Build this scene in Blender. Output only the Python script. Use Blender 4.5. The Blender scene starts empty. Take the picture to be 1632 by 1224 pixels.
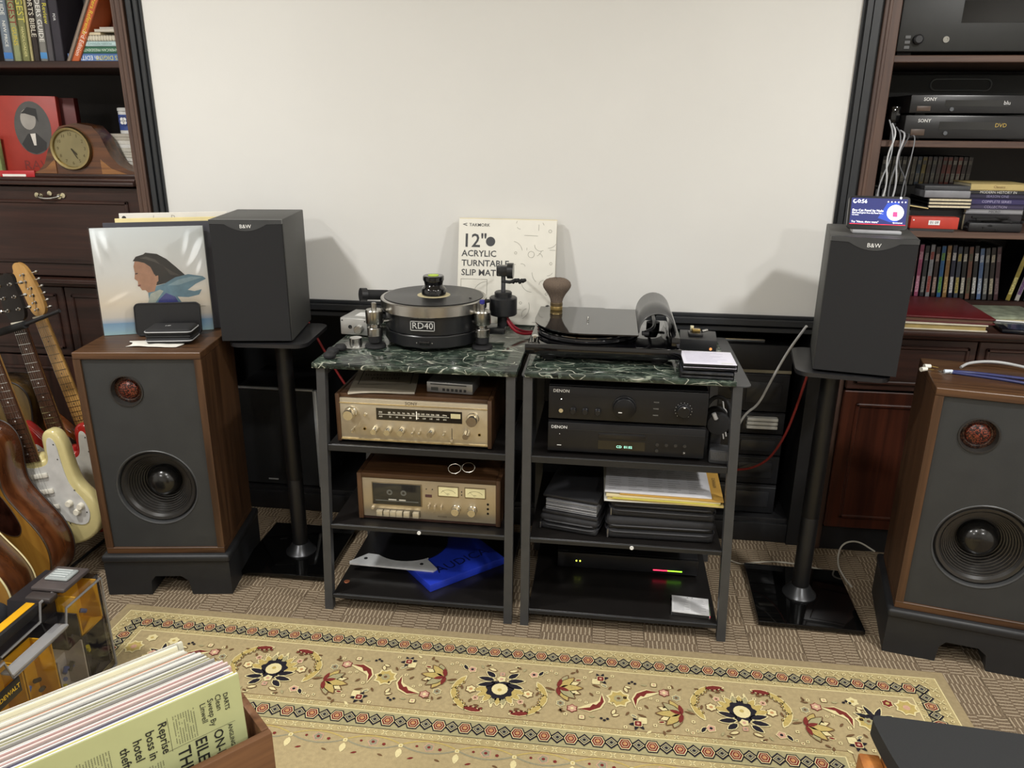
import bpy, bmesh, math, random
from mathutils import Vector, Matrix
random.seed(7)
SC = bpy.context.scene
COL = SC.collection
PI = math.pi
R = math.radians

# ---------------------------------------------------------------- camera
def camera():
    p, yw, r = R(18.65), R(6.875), R(0.5)
    f = Vector((-math.sin(yw)*math.cos(p), math.cos(yw)*math.cos(p), -math.sin(p)))
    right = Vector((math.cos(yw), math.sin(yw), 0)); up = right.cross(f)
    r2 = right*math.cos(r)+up*math.sin(r); u2 = -right*math.sin(r)+up*math.cos(r)
    cd = bpy.data.cameras.new('camera'); co = bpy.data.objects.new('camera', cd); COL.objects.link(co)
    cd.sensor_fit = 'HORIZONTAL'; cd.sensor_width = 36; cd.lens = 36*1229/1632; cd.clip_start = .02
    m = Matrix.Identity(4)
    for i in range(3):
        m[i][0], m[i][1], m[i][2] = r2[i], u2[i], -f[i]
    m[2][3] = 1.45
    co.matrix_world = m
    SC.camera = co
camera()

# ---------------------------------------------------------------- world, lamps, exposure
W = bpy.data.worlds.new('world'); SC.world = W; W.use_nodes = True
W.node_tree.nodes['Background'].inputs[0].default_value = (1, .97, .92, 1)
W.node_tree.nodes['Background'].inputs[1].default_value = .15
SC.view_settings.view_transform = 'Standard'; SC.view_settings.look = 'None'
SC.view_settings.gamma = 1; SC.view_settings.use_curve_mapping = False
SC.view_settings.exposure = 0.0
CEIL = 2.5
LAMPS = [(-1.75, 1.15, 38, 'above the guitars'), (1.45, 1.15, 38, 'above the right floor speaker'), (-0.15, 0.55, 18, 'above the middle of the rug'), (-1.75, -.9, 34, 'at the rear left of the room'), (1.45, -.9, 34, 'at the rear right of the room')]
for (lx, ly, pw, ln_) in LAMPS:
    ld = bpy.data.lights.new('ceiling_lamp_light', 'AREA'); ld.shape = 'DISK'; ld.size = .20
    ld.energy = pw; ld.color = (1, .985, .955)
    lo = bpy.data.objects.new('ceiling_lamp_light', ld); COL.objects.link(lo); lo.location = (lx, ly, CEIL-.02)

# ---------------------------------------------------------------- materials
def C(h):
    h = h.lstrip('#')
    return tuple(((c/12.92) if c <= .04045 else ((c+.055)/1.055)**2.4) for c in (int(h[i:i+2], 16)/255 for i in (0, 2, 4)))+(1,)
def sc(c, k): return (min(c[0]*k, 1), min(c[1]*k, 1), min(c[2]*k, 1), 1)
MC = {}
def newmat(name):
    m = bpy.data.materials.new(name); m.use_nodes = True
    nt = m.node_tree; b = nt.nodes['Principled BSDF']
    return m, nt, b
def nd(nt, t, **kw):
    n = nt.nodes.new(t)
    for k, v in kw.items():
        if k.startswith('i_'): n.inputs[int(k[2:])].default_value = v
        else: setattr(n, k, v)
    return n
def mat(col, rough=.5, metal=0, var=.1, vs=25, bump=0, bs=300, coat=0, emit=0, spec=.5):
    key = (col, rough, metal, var, vs, bump, bs, coat, emit, spec)
    if key in MC: return MC[key]
    m, nt, b = newmat('surface'); L = nt.links; c = C(col)
    tc = nd(nt, 'ShaderNodeTexCoord'); nz = nd(nt, 'ShaderNodeTexNoise'); nz.inputs['Scale'].default_value = vs; nz.inputs['Detail'].default_value = 3
    L.new(tc.outputs['Object'], nz.inputs['Vector'])
    rp = nd(nt, 'ShaderNodeValToRGB'); rp.color_ramp.elements[0].position = .3; rp.color_ramp.elements[1].position = .7
    rp.color_ramp.elements[0].color = sc(c, 1-var); rp.color_ramp.elements[1].color = sc(c, 1+var)
    L.new(nz.outputs['Fac'], rp.inputs['Fac']); L.new(rp.outputs['Color'], b.inputs['Base Color'])
    b.inputs['Roughness'].default_value = rough; b.inputs['Metallic'].default_value = metal
    b.inputs['Coat Weight'].default_value = coat; b.inputs['Coat Roughness'].default_value = .08
    b.inputs['Specular IOR Level'].default_value = spec
    if emit:
        L.new(rp.outputs['Color'], b.inputs['Emission Color']); b.inputs['Emission Strength'].default_value = emit
    if bump:
        n2 = nd(nt, 'ShaderNodeTexNoise'); n2.inputs['Scale'].default_value = bs; n2.inputs['Detail'].default_value = 2
        L.new(tc.outputs['Object'], n2.inputs['Vector'])
        bp = nd(nt, 'ShaderNodeBump'); bp.inputs['Strength'].default_value = bump; bp.inputs['Distance'].default_value = .002
        L.new(n2.outputs['Fac'], bp.inputs['Height']); L.new(bp.outputs['Normal'], b.inputs['Normal'])
    MC[key] = m
    return m
def wood(c1, c2, axis='z', rough=.4, coat=0, sc_=1.0):
    key = ('wood', c1, c2, axis, rough, coat, sc_)
    if key in MC: return MC[key]
    m, nt, b = newmat('wood_grain'); L = nt.links
    tc = nd(nt, 'ShaderNodeTexCoord'); mp = nd(nt, 'ShaderNodeMapping')
    s = {'x': (1.5, 28, 28), 'y': (28, 1.5, 28), 'z': (28, 28, 1.5)}[axis]
    mp.inputs['Scale'].default_value = tuple(v*sc_ for v in s)
    L.new(tc.outputs['Object'], mp.inputs['Vector'])
    n = nd(nt, 'ShaderNodeTexNoise'); n.inputs['Scale'].default_value = 1.6; n.inputs['Detail'].default_value = 6; n.inputs['Distortion'].default_value = .6
    L.new(mp.outputs['Vector'], n.inputs['Vector'])
    rp = nd(nt, 'ShaderNodeValToRGB'); e = rp.color_ramp.elements
    e[0].position = .35; e[0].color = C(c1); e[1].position = .66; e[1].color = C(c2)
    L.new(n.outputs['Fac'], rp.inputs['Fac']); L.new(rp.outputs['Color'], b.inputs['Base Color'])
    b.inputs['Roughness'].default_value = rough; b.inputs['Coat Weight'].default_value = coat; b.inputs['Coat Roughness'].default_value = .1
    MC[key] = m
    return m
def marble():
    m, nt, b = newmat('green_marble'); L = nt.links
    tc = nd(nt, 'ShaderNodeTexCoord')
    nz = nd(nt, 'ShaderNodeTexNoise'); nz.inputs['Scale'].default_value = 9; nz.inputs['Detail'].default_value = 5
    L.new(tc.outputs['Object'], nz.inputs['Vector'])
    ad = nd(nt, 'ShaderNodeMixRGB', blend_type='ADD'); ad.inputs[0].default_value = .16
    L.new(tc.outputs['Object'], ad.inputs[1]); L.new(nz.outputs['Color'], ad.inputs[2])
    base = nd(nt, 'ShaderNodeValToRGB'); e = base.color_ramp.elements
    e[0].position = .38; e[0].color = C('#111816'); e[1].position = .75; e[1].color = C('#465449')
    n3 = nd(nt, 'ShaderNodeTexNoise'); n3.inputs['Scale'].default_value = 16; n3.inputs['Detail'].default_value = 7; n3.inputs['Roughness'].default_value = .7
    L.new(ad.outputs[0], n3.inputs['Vector']); L.new(n3.outputs['Fac'], base.inputs['Fac'])
    cur = base.outputs['Color']
    def ridge(sc_, det, dist, w, col, lo, hi, rot):
        nonlocal cur
        mp = nd(nt, 'ShaderNodeMapping'); mp.inputs['Rotation'].default_value = (0, 0, rot); mp.inputs['Scale'].default_value = (1, 2.2, 1.6); mp.inputs['Location'].default_value = (rot*3, rot, 0)
        L.new(tc.outputs['Object'], mp.inputs['Vector'])
        n = nd(nt, 'ShaderNodeTexNoise'); n.inputs['Scale'].default_value = sc_; n.inputs['Detail'].default_value = det; n.inputs['Roughness'].default_value = .55; n.inputs['Distortion'].default_value = dist
        L.new(mp.outputs['Vector'], n.inputs['Vector'])
        s1 = nd(nt, 'ShaderNodeMath', operation='SUBTRACT'); L.new(n.outputs['Fac'], s1.inputs[0]); s1.inputs[1].default_value = .5
        ab = nd(nt, 'ShaderNodeMath', operation='ABSOLUTE'); L.new(s1.outputs[0], ab.inputs[0])
        r1 = nd(nt, 'ShaderNodeValToRGB'); r1.color_ramp.elements[0].color = (1, 1, 1, 1); r1.color_ramp.elements[1].color = (0, 0, 0, 1); r1.color_ramp.elements[1].position = w
        L.new(ab.outputs[0], r1.inputs['Fac'])
        n4 = nd(nt, 'ShaderNodeTexNoise'); n4.inputs['Scale'].default_value = 13; n4.inputs['Detail'].default_value = 3
        L.new(mp.outputs['Vector'], n4.inputs['Vector'])
        r2 = nd(nt, 'ShaderNodeValToRGB'); r2.color_ramp.elements[0].position = lo; r2.color_ramp.elements[1].position = hi
        L.new(n4.outputs['Fac'], r2.inputs['Fac'])
        mu = nd(nt, 'ShaderNodeMath', operation='MULTIPLY'); L.new(r1.outputs['Color'], mu.inputs[0]); L.new(r2.outputs['Color'], mu.inputs[1])
        mx = nd(nt, 'ShaderNodeMixRGB'); L.new(mu.outputs[0], mx.inputs[0]); L.new(cur, mx.inputs[1]); mx.inputs[2].default_value = C(col)
        cur = mx.outputs[0]
    ridge(15, 3, .5, .03, '#6c796d', .40, .65, .9); ridge(6, 2, .8, .011, '#9aa292', .42, .6, -.5); ridge(3.6, 1.5, 1.2, .0055, '#d6d7c8', .40, .5, .35); ridge(4.8, 1.0, .6, .005, '#cfd0c0', .42, .54, -1.1); ridge(8, 1, .4, .006, '#b9bdac', .45, .6, 1.9)
    L.new(cur, b.inputs['Base Color']); b.inputs['Roughness'].default_value = .13
    return m
def carpet():
    m, nt, b = newmat('loop_carpet'); L = nt.links
    tc = nd(nt, 'ShaderNodeTexCoord'); sx = nd(nt, 'ShaderNodeSeparateXYZ'); L.new(tc.outputs['Object'], sx.inputs[0])
    def mth(op, a, bv=None):
        n = nd(nt, 'ShaderNodeMath', operation=op)
        for i, q in enumerate((a, bv)):
            if q is None: continue
            if isinstance(q, (int, float)): n.inputs[i].default_value = q
            else: L.new(q, n.inputs[i])
        return n.outputs[0]
    yy = mth('MULTIPLY', sx.outputs[1], 1/.0385); row = mth('FLOOR', yy); fy = mth('FRACT', mth('ADD', yy, 100))
    nz = nd(nt, 'ShaderNodeTexNoise'); nz.inputs['Scale'].default_value = 60; nz.inputs['Detail'].default_value = 3; L.new(tc.outputs['Object'], nz.inputs['Vector'])
    xs = mth('ADD', mth('MULTIPLY', sx.outputs[0], 1/.0128), mth('MULTIPLY', row, .5))
    xs = mth('ADD', xs, mth('MULTIPLY', nz.outputs['Fac'], .35))
    fx = mth('FRACT', mth('ADD', xs, 100))
    ln = mth('MULTIPLY', mth('LESS_THAN', fx, .27), mth('LESS_THAN', fy, .93))
    n2 = nd(nt, 'ShaderNodeTexNoise'); n2.inputs['Scale'].default_value = 260; n2.inputs['Detail'].default_value = 2; L.new(tc.outputs['Object'], n2.inputs['Vector'])
    rp = nd(nt, 'ShaderNodeValToRGB'); e = rp.color_ramp.elements; e[0].position = .3; e[1].position = .7
    e[0].color = C('#5d4f40'); e[1].color = C('#80705c'); L.new(n2.outputs['Fac'], rp.inputs['Fac'])
    mx = nd(nt, 'ShaderNodeMixRGB'); L.new(mth('MULTIPLY', ln, .8), mx.inputs[0]); L.new(rp.outputs['Color'], mx.inputs[1]); mx.inputs[2].default_value = C('#b5a68e')
    L.new(mx.outputs[0], b.inputs['Base Color']); b.inputs['Roughness'].default_value = .95; b.inputs['Specular IOR Level'].default_value = .1
    hh = mth('ADD', mth('MULTIPLY', ln, 1.0), mth('MULTIPLY', n2.outputs['Fac'], .6))
    bp = nd(nt, 'ShaderNodeBump'); bp.inputs['Strength'].default_value = .7; bp.inputs['Distance'].default_value = .002
    L.new(hh, bp.inputs['Height']); L.new(bp.outputs['Normal'], b.inputs['Normal'])
    return m
def clear(tint='#ffffff', gloss=.12, rough=.05, haze=0.0, wrinkle=.15):
    key = ('clear', tint, gloss, rough, haze, wrinkle)
    if key in MC: return MC[key]
    m, nt, b = newmat('clear_plastic'); L = nt.links
    tr = nd(nt, 'ShaderNodeBsdfTransparent'); tr.inputs[0].default_value = C(tint)
    gl = nd(nt, 'ShaderNodeBsdfGlossy'); gl.inputs[1].default_value = rough
    tc = nd(nt, 'ShaderNodeTexCoord'); nz = nd(nt, 'ShaderNodeTexNoise'); nz.inputs['Scale'].default_value = 9
    L.new(tc.outputs['Object'], nz.inputs['Vector'])
    bp = nd(nt, 'ShaderNodeBump'); bp.inputs['Strength'].default_value = wrinkle; bp.inputs['Distance'].default_value = .01
    L.new(nz.outputs['Fac'], bp.inputs['Height']); L.new(bp.outputs['Normal'], gl.inputs['Normal'])
    fr = nd(nt, 'ShaderNodeLayerWeight'); fr.inputs[0].default_value = .18
    mu = nd(nt, 'ShaderNodeMath', operation='ADD'); L.new(fr.outputs['Fresnel'], mu.inputs[0]); mu.inputs[1].default_value = gloss
    mu.use_clamp = True
    mx = nd(nt, 'ShaderNodeMixShader'); L.new(mu.outputs[0], mx.inputs[0]); L.new(tr.outputs[0], mx.inputs[1]); L.new(gl.outputs[0], mx.inputs[2])
    out = nt.nodes['Material Output']
    if haze:
        df = nd(nt, 'ShaderNodeBsdfDiffuse'); df.inputs[0].default_value = C('#d8d8d8')
        m2 = nd(nt, 'ShaderNodeMixShader'); m2.inputs[0].default_value = haze
        L.new(mx.outputs[0], m2.inputs[1]); L.new(df.outputs[0], m2.inputs[2]); L.new(m2.outputs[0], out.inputs[0])
    else: L.new(mx.outputs[0], out.inputs[0])
    MC[key] = m
    return m
def red_dots(c='#7c3826', sc_=260):
    m, nt, b = newmat('tweeter_mesh'); L = nt.links
    tc = nd(nt, 'ShaderNodeTexCoord'); v = nd(nt, 'ShaderNodeTexVoronoi'); v.inputs['Scale'].default_value = sc_
    L.new(tc.outputs['Object'], v.inputs['Vector'])
    rp = nd(nt, 'ShaderNodeValToRGB'); e = rp.color_ramp.elements; e[0].position = .35; e[0].color = C(c); e[1].position = .55; e[1].color = C('#1c0a07')
    L.new(v.outputs['Distance'], rp.inputs['Fac']); L.new(rp.outputs['Color'], b.inputs['Base Color'])
    b.inputs['Roughness'].default_value = .3
    return m

BLACK = mat('#17171a', .5); SATIN = mat('#1d1e20', .38, bump=.15, bs=500); GLOSS = mat('#08080a', .07, var=.05, coat=.5)
RUBBER = mat('#141416', .75); STEEL = mat('#b9b8b4', .25, 1, var=.05); CHROME = mat('#d5d5d2', .12, 1, var=.03)
CHAMP = mat('#c8bca4', .36, .7, var=.04, vs=60); GOLDM = mat('#b59a5c', .28, 1, var=.08)
WHITEP = mat('#e4e1d8', .6, var=.03); INK = mat('#222325', .6, var=.02); INKW = mat('#e8e8e6', .6, var=.02)
FRAME = mat('#47484a', .42, .3, var=.08); RAIL = mat('#232426', .4, .2); WAL = wood('#352214', '#543a25', 'z', .45)
WALX = wood('#382415', '#5a3e27', 'x', .4); DKW = wood('#24130e', '#3a2119', 'x', .45); DKWZ = wood('#24130e', '#3a2119', 'z', .45)
STW = wood('#42302a', '#5e473b', 'z', .5); STWX = wood('#42302a', '#5e473b', 'x', .5)
REDW = wood('#331810', '#4a2417', 'z', .35); TRIMB = mat('#26282b', .45, var=.06); PAGES = mat('#cfc5a8', .85, var=.1, vs=200)

# ---------------------------------------------------------------- mesh builder
def T(x, y, z): return Matrix.Translation((x, y, z))
def RX(a): return Matrix.Rotation(a, 4, 'X')
def RY(a): return Matrix.Rotation(a, 4, 'Y')
def RZ(a): return Matrix.Rotation(a, 4, 'Z')
UP = RX(PI/2)                       # local (x right, y up, z out) -> faces -Y
ID = Matrix.Identity(4)
TXT = {}
def text_mesh(s, size, align, bold=0):
    k = (s, size, align, bold)
    if k not in TXT:
        cu = bpy.data.curves.new('lettering', 'FONT'); cu.body = s; cu.size = size; cu.align_x = align; cu.align_y = 'CENTER'; cu.resolution_u = 2; cu.offset = bold*size
        o = bpy.data.objects.new('lettering', cu); COL.objects.link(o)
        bpy.context.view_layer.update()
        me = bpy.data.meshes.new_from_object(o.evaluated_get(bpy.context.evaluated_depsgraph_get()))
        TXT[k] = ([v.co.copy() for v in me.vertices], [list(p.vertices) for p in me.polygons])
        bpy.data.objects.remove(o); bpy.data.meshes.remove(me)
    return TXT[k]
class MB:
    def __init__(s): s.bm = bmesh.new(); s.mats = []
    def mi(s, m):
        if m not in s.mats: s.mats.append(m)
        return s.mats.index(m)
    def face(s, vs, i):
        try:
            f = s.bm.faces.new(vs); f.material_index = i
        except ValueError: pass
    def box(s, x0, x1, y0, y1, z0, z1, m, bev=0, M=ID, seg=2):
        i = s.mi(m); b2 = bmesh.new()
        bmesh.ops.create_cube(b2, size=1)
        for v in b2.verts: v.co = Vector(((x0+x1)/2+v.co.x*(x1-x0), (y0+y1)/2+v.co.y*(y1-y0), (z0+z1)/2+v.co.z*(z1-z0)))
        if bev: bmesh.ops.bevel(b2, geom=b2.edges[:], offset=bev, segments=seg, affect='EDGES', profile=.5)
        s.merge(b2, i, M); return s
    def merge(s, b2, i, M=ID):
        b2.verts.index_update(); vs = [s.bm.verts.new(M @ v.co) for v in b2.verts]
        for f in b2.faces: s.face([vs[v.index] for v in f.verts], i)
        b2.free()
    def rings(s, rings, m, close=True, cap0=False, cap1=False):
        i = s.mi(m); vr = [[s.bm.verts.new(p) for p in r] for r in rings]
        n = len(vr[0])
        for a, b in zip(vr, vr[1:]):
            for k in range(n if close else n-1):
                s.face([a[k], a[(k+1) % n], b[(k+1) % n], b[k]], i)
        if cap0: s.face(vr[0][::-1], i)
        if cap1: s.face(vr[-1], i)
        return s
    def lathe(s, prof, m, n=32, M=ID, c0=True, c1=True):
        rs = [[M @ Vector((max(r, 1e-5)*math.cos(2*PI*k/n), max(r, 1e-5)*math.sin(2*PI*k/n), z)) for k in range(n)] for r, z in prof]
        return s.rings(rs, m, True, c0, c1)
    def cyl(s, p0, p1, r0, m, r1=None, n=16):
        p0, p1 = Vector(p0), Vector(p1); d = p1-p0
        q = d.to_track_quat('Z', 'Y').to_matrix().to_4x4(); q.translation = p0
        return s.lathe([(r0, 0), (r0 if r1 is None else r1, d.length)], m, n, q)
    def tube(s, pts, r, m, n=8, closed=False, smooth=0):
        P = [Vector(p) for p in pts]
        for _ in range(smooth):
            Q = [P[0]]
            for a, b in zip(P, P[1:]): Q += [a*.75+b*.25, a*.25+b*.75]
            P = Q+[P[-1]]
        rs = []; L = len(P); nrm = None
        for k in range(L):
            a = P[k-1] if (k or closed) else P[k]; b = P[(k+1) % L] if (k < L-1 or closed) else P[k]
            d = (b-a).normalized() if (b-a).length else Vector((0, 0, 1))
            if nrm is None: nrm = d.orthogonal().normalized()
            nrm = (nrm-d*nrm.dot(d)); nrm = nrm.normalized() if nrm.length > 1e-6 else d.orthogonal().normalized()
            bn = d.cross(nrm); rr = r[k] if isinstance(r, (list, tuple)) else r
            rs.append([P[k]+nrm*rr*math.cos(2*PI*j/n)+bn*rr*math.sin(2*PI*j/n) for j in range(n)])
        if closed: rs.append(rs[0])
        return s.rings(rs, m, True, not closed, not closed)
    def prism(s, pts, z0, z1, m, M=ID):
        return s.rings([[M @ Vector((p[0], p[1], z)) for p in pts] for z in (z0, z1)], m, True, True, True)
    def shape(s, pts, m, M=ID, z=0):
        s.face([s.bm.verts.new(M @ Vector((p[0], p[1], z))) for p in pts], s.mi(m)); return s
    def text(s, t, size, m, M=ID, al='CENTER', bold=0):
        vs, ps = text_mesh(t, size, al, bold); i = s.mi(m); nv = [s.bm.verts.new(M @ v) for v in vs]
        for p in ps: s.face([nv[k] for k in p], i)
        return s
    def hole_plate(s, x0, x1, z0, z1, cx, cz, r, y, m, M=ID):
        ang = sorted(set([2*PI*k/48 for k in range(48)]+[math.atan2(b-cz, a-cx) % (2*PI) for a in (x0, x1) for b in (z0, z1)]))
        inn, out = [], []
        for a in ang:
            ca, sa = math.cos(a), math.sin(a); t = 1e9
            if abs(ca) > 1e-9: t = min(t, ((x1 if ca > 0 else x0)-cx)/ca)
            if abs(sa) > 1e-9: t = min(t, ((z1 if sa > 0 else z0)-cz)/sa)
            inn.append(M @ Vector((cx+r*ca, y, cz+r*sa))); out.append(M @ Vector((cx+t*ca, y, cz+t*sa)))
        return s.rings([inn, out], m)
    def done(s, name, parent=None, sharp=30, flat=False, kind=None, label=None):
        me = bpy.data.meshes.new(name)
        if not flat: bmesh.ops.recalc_face_normals(s.bm, faces=s.bm.faces[:])
        s.bm.to_mesh(me); s.bm.free()
        for m in s.mats: me.materials.append(m)
        me.polygons.foreach_set('use_smooth', [not flat]*len(me.polygons))
        if not flat: me.set_sharp_from_angle(angle=R(sharp))
        o = bpy.data.objects.new(name, me); COL.objects.link(o)
        if parent is not None: o.parent = parent
        if kind: o['kind'] = kind
        if label: o['label'] = label
        return o
def tag(o, label, cat, group=None):
    o['label'] = label; o['category'] = cat
    if group: o['group'] = group
    return o
def thing(name, label, cat, loc=(0, 0, 0), rz=0, group=None, M=None):
    o = bpy.data.objects.new(name, None); COL.objects.link(o); o.empty_display_size = .05
    if M is not None: o.matrix_world = M
    else: o.location = loc; o.rotation_euler = (0, 0, rz)
    return tag(o, label, cat, group)
def struct(o): o['kind'] = 'structure'; return o
def rrect(x0, x1, y0, y1, r, n=5):
    P = []
    for cx, cy, a in ((x1-r, y1-r, 0), (x0+r, y1-r, 90), (x0+r, y0+r, 180), (x1-r, y0+r, 270)):
        P += [(cx+r*math.cos(R(a+90*k/n)), cy+r*math.sin(R(a+90*k/n))) for k in range(n+1)]
    return P
def circ(cx, cy, r, n=24, ry=None): return [(cx+r*math.cos(2*PI*k/n), cy+(ry or r)*math.sin(2*PI*k/n)) for k in range(n)]
ORD = ['first', 'second', 'third', 'fourth', 'fifth', 'sixth', 'seventh', 'eighth', 'ninth', 'tenth', 'eleventh', 'twelfth', 'thirteenth', 'fourteenth', 'fifteenth', 'sixteenth', 'seventeenth', 'eighteenth', 'nineteenth', 'twentieth', 'twenty-first', 'twenty-second']

# ---------------------------------------------------------------- room shell
WY = 2.60
wallp = mat('#dcdbd7', .7, var=.015, vs=3, bump=.05, bs=120)
b = MB(); b.box(-1.585, .765, WY, WY+.06, .80, CEIL, wallp); struct(b.done('wall_back'))
b = MB(); b.box(-3.2, -3.1, -2.6, 3.1, -.02, CEIL, wallp); struct(b.done('wall_left'))
b = MB(); b.box(2.6, 2.7, -2.6, 3.1, -.02, CEIL, wallp); struct(b.done('wall_right'))
b = MB(); b.box(-3.2, 2.7, -2.7, -2.6, -.02, CEIL, wallp); struct(b.done('wall_front'))
b = MB(); b.box(-3.2, 2.7, 3.1, 3.2, -.02, CEIL, mat('#1c1c1e', .6)); struct(b.done('wall_recess'))
b = MB(); b.box(-3.2, 2.7, -2.7, 3.2, CEIL, CEIL+.08, mat('#dcd9d2', .8, var=.02)); struct(b.done('ceiling'))
CARP = carpet()
fl = MB().box(-3.2, 2.7, -2.7, 3.2, -.06, -.006, CARP).done('floor'); struct(fl)
tile_me = None; S_ = .154; nt_ = 0
for ix in range(-10, 13):
    for iy in range(-4, 5):
        cx = -.4515+S_*(ix+.5); cy = 1.925+S_*(iy+.5)
        if cy > 2.66: continue
        if -1.38 < cx < .90 and cy < 1.85: continue
        if tile_me is None:
            o = MB().box(-S_/2+.0004, S_/2-.0004, -S_/2+.0004, S_/2-.0004, -.0058, 0, CARP, .0012, seg=1).done('carpet_tile', fl); tile_me = o.data
        else:
            o = bpy.data.objects.new('carpet_tile', tile_me); COL.objects.link(o); o.parent = fl
        o.location = (cx, cy, 0); o.rotation_euler = (0, 0, (PI/2 if (ix+iy) % 2 else 0)); nt_ += 1
# black moulded frame round the white panel
def moulding(name, x0, x1, z0, z1, horiz):
    b = MB()
    if horiz:
        for (f0, f1, d) in ((0, .3, .018), (.3, .42, .008), (.42, .8, .03), (.8, 1, .012)):
            b.box(x0, x1, WY-d, WY, z0+(z1-z0)*f0, z0+(z1-z0)*f1, TRIMB, .002, seg=1)
    else:
        for (f0, f1, d) in ((0, .18, .012), (.18, .5, .024), (.5, .62, .014), (.62, .85, .02), (.85, 1, .008)):
            b.box(x0+(x1-x0)*f0, x0+(x1-x0)*f1, WY-d, WY, z0, z1, TRIMB, .002, seg=1)
    return struct(b.done(name))
moulding('trim_1', -1.588, -1.536, .80, CEIL, False)
moulding('trim_2', .766, .714, .80, CEIL, False)
moulding('trim_3', -1.536, .714, .795, .852, True)
blk = mat('#131315', .55)
b = MB(); b.box(-1.6, .78, WY+.012, 3.1, 0, .092, mat('#1b1b1d', .5), .004); b.box(-1.6, .78, WY, WY+.02, 0, .075, mat('#1b1b1d', .5), .003); struct(b.done('trim_4'))
b = MB(); b.box(-1.6, .78, WY+.06, 3.1, .80, .86, blk); struct(b.done('trim_5'))
b = MB(); b.box(-1.62, -1.585, WY-.01, 3.1, 0, .86, blk); b.box(.70, .745, WY-.01, 3.1, 0, .86, blk); struct(b.done('trim_6'))
for (lx, ly, pw, ln_) in LAMPS:
    k = thing('ceiling_lamp', 'round recessed ceiling lamp '+ln_, 'lamp', (lx, ly, CEIL), group='recessed ceiling lamps')
    MB().lathe([(.10, 0), (.13, 0), (.13, -.012), (.10, -.012), (.10, 0)], mat('#dddddd', .4), 32, c0=False, c1=False).done('ring', k)
    MB().lathe([(.0, -.004), (.10, -.004)], mat('#fff6e8', .5, emit=6), 32, c0=False, c1=False).done('diffuser', k)
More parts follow.
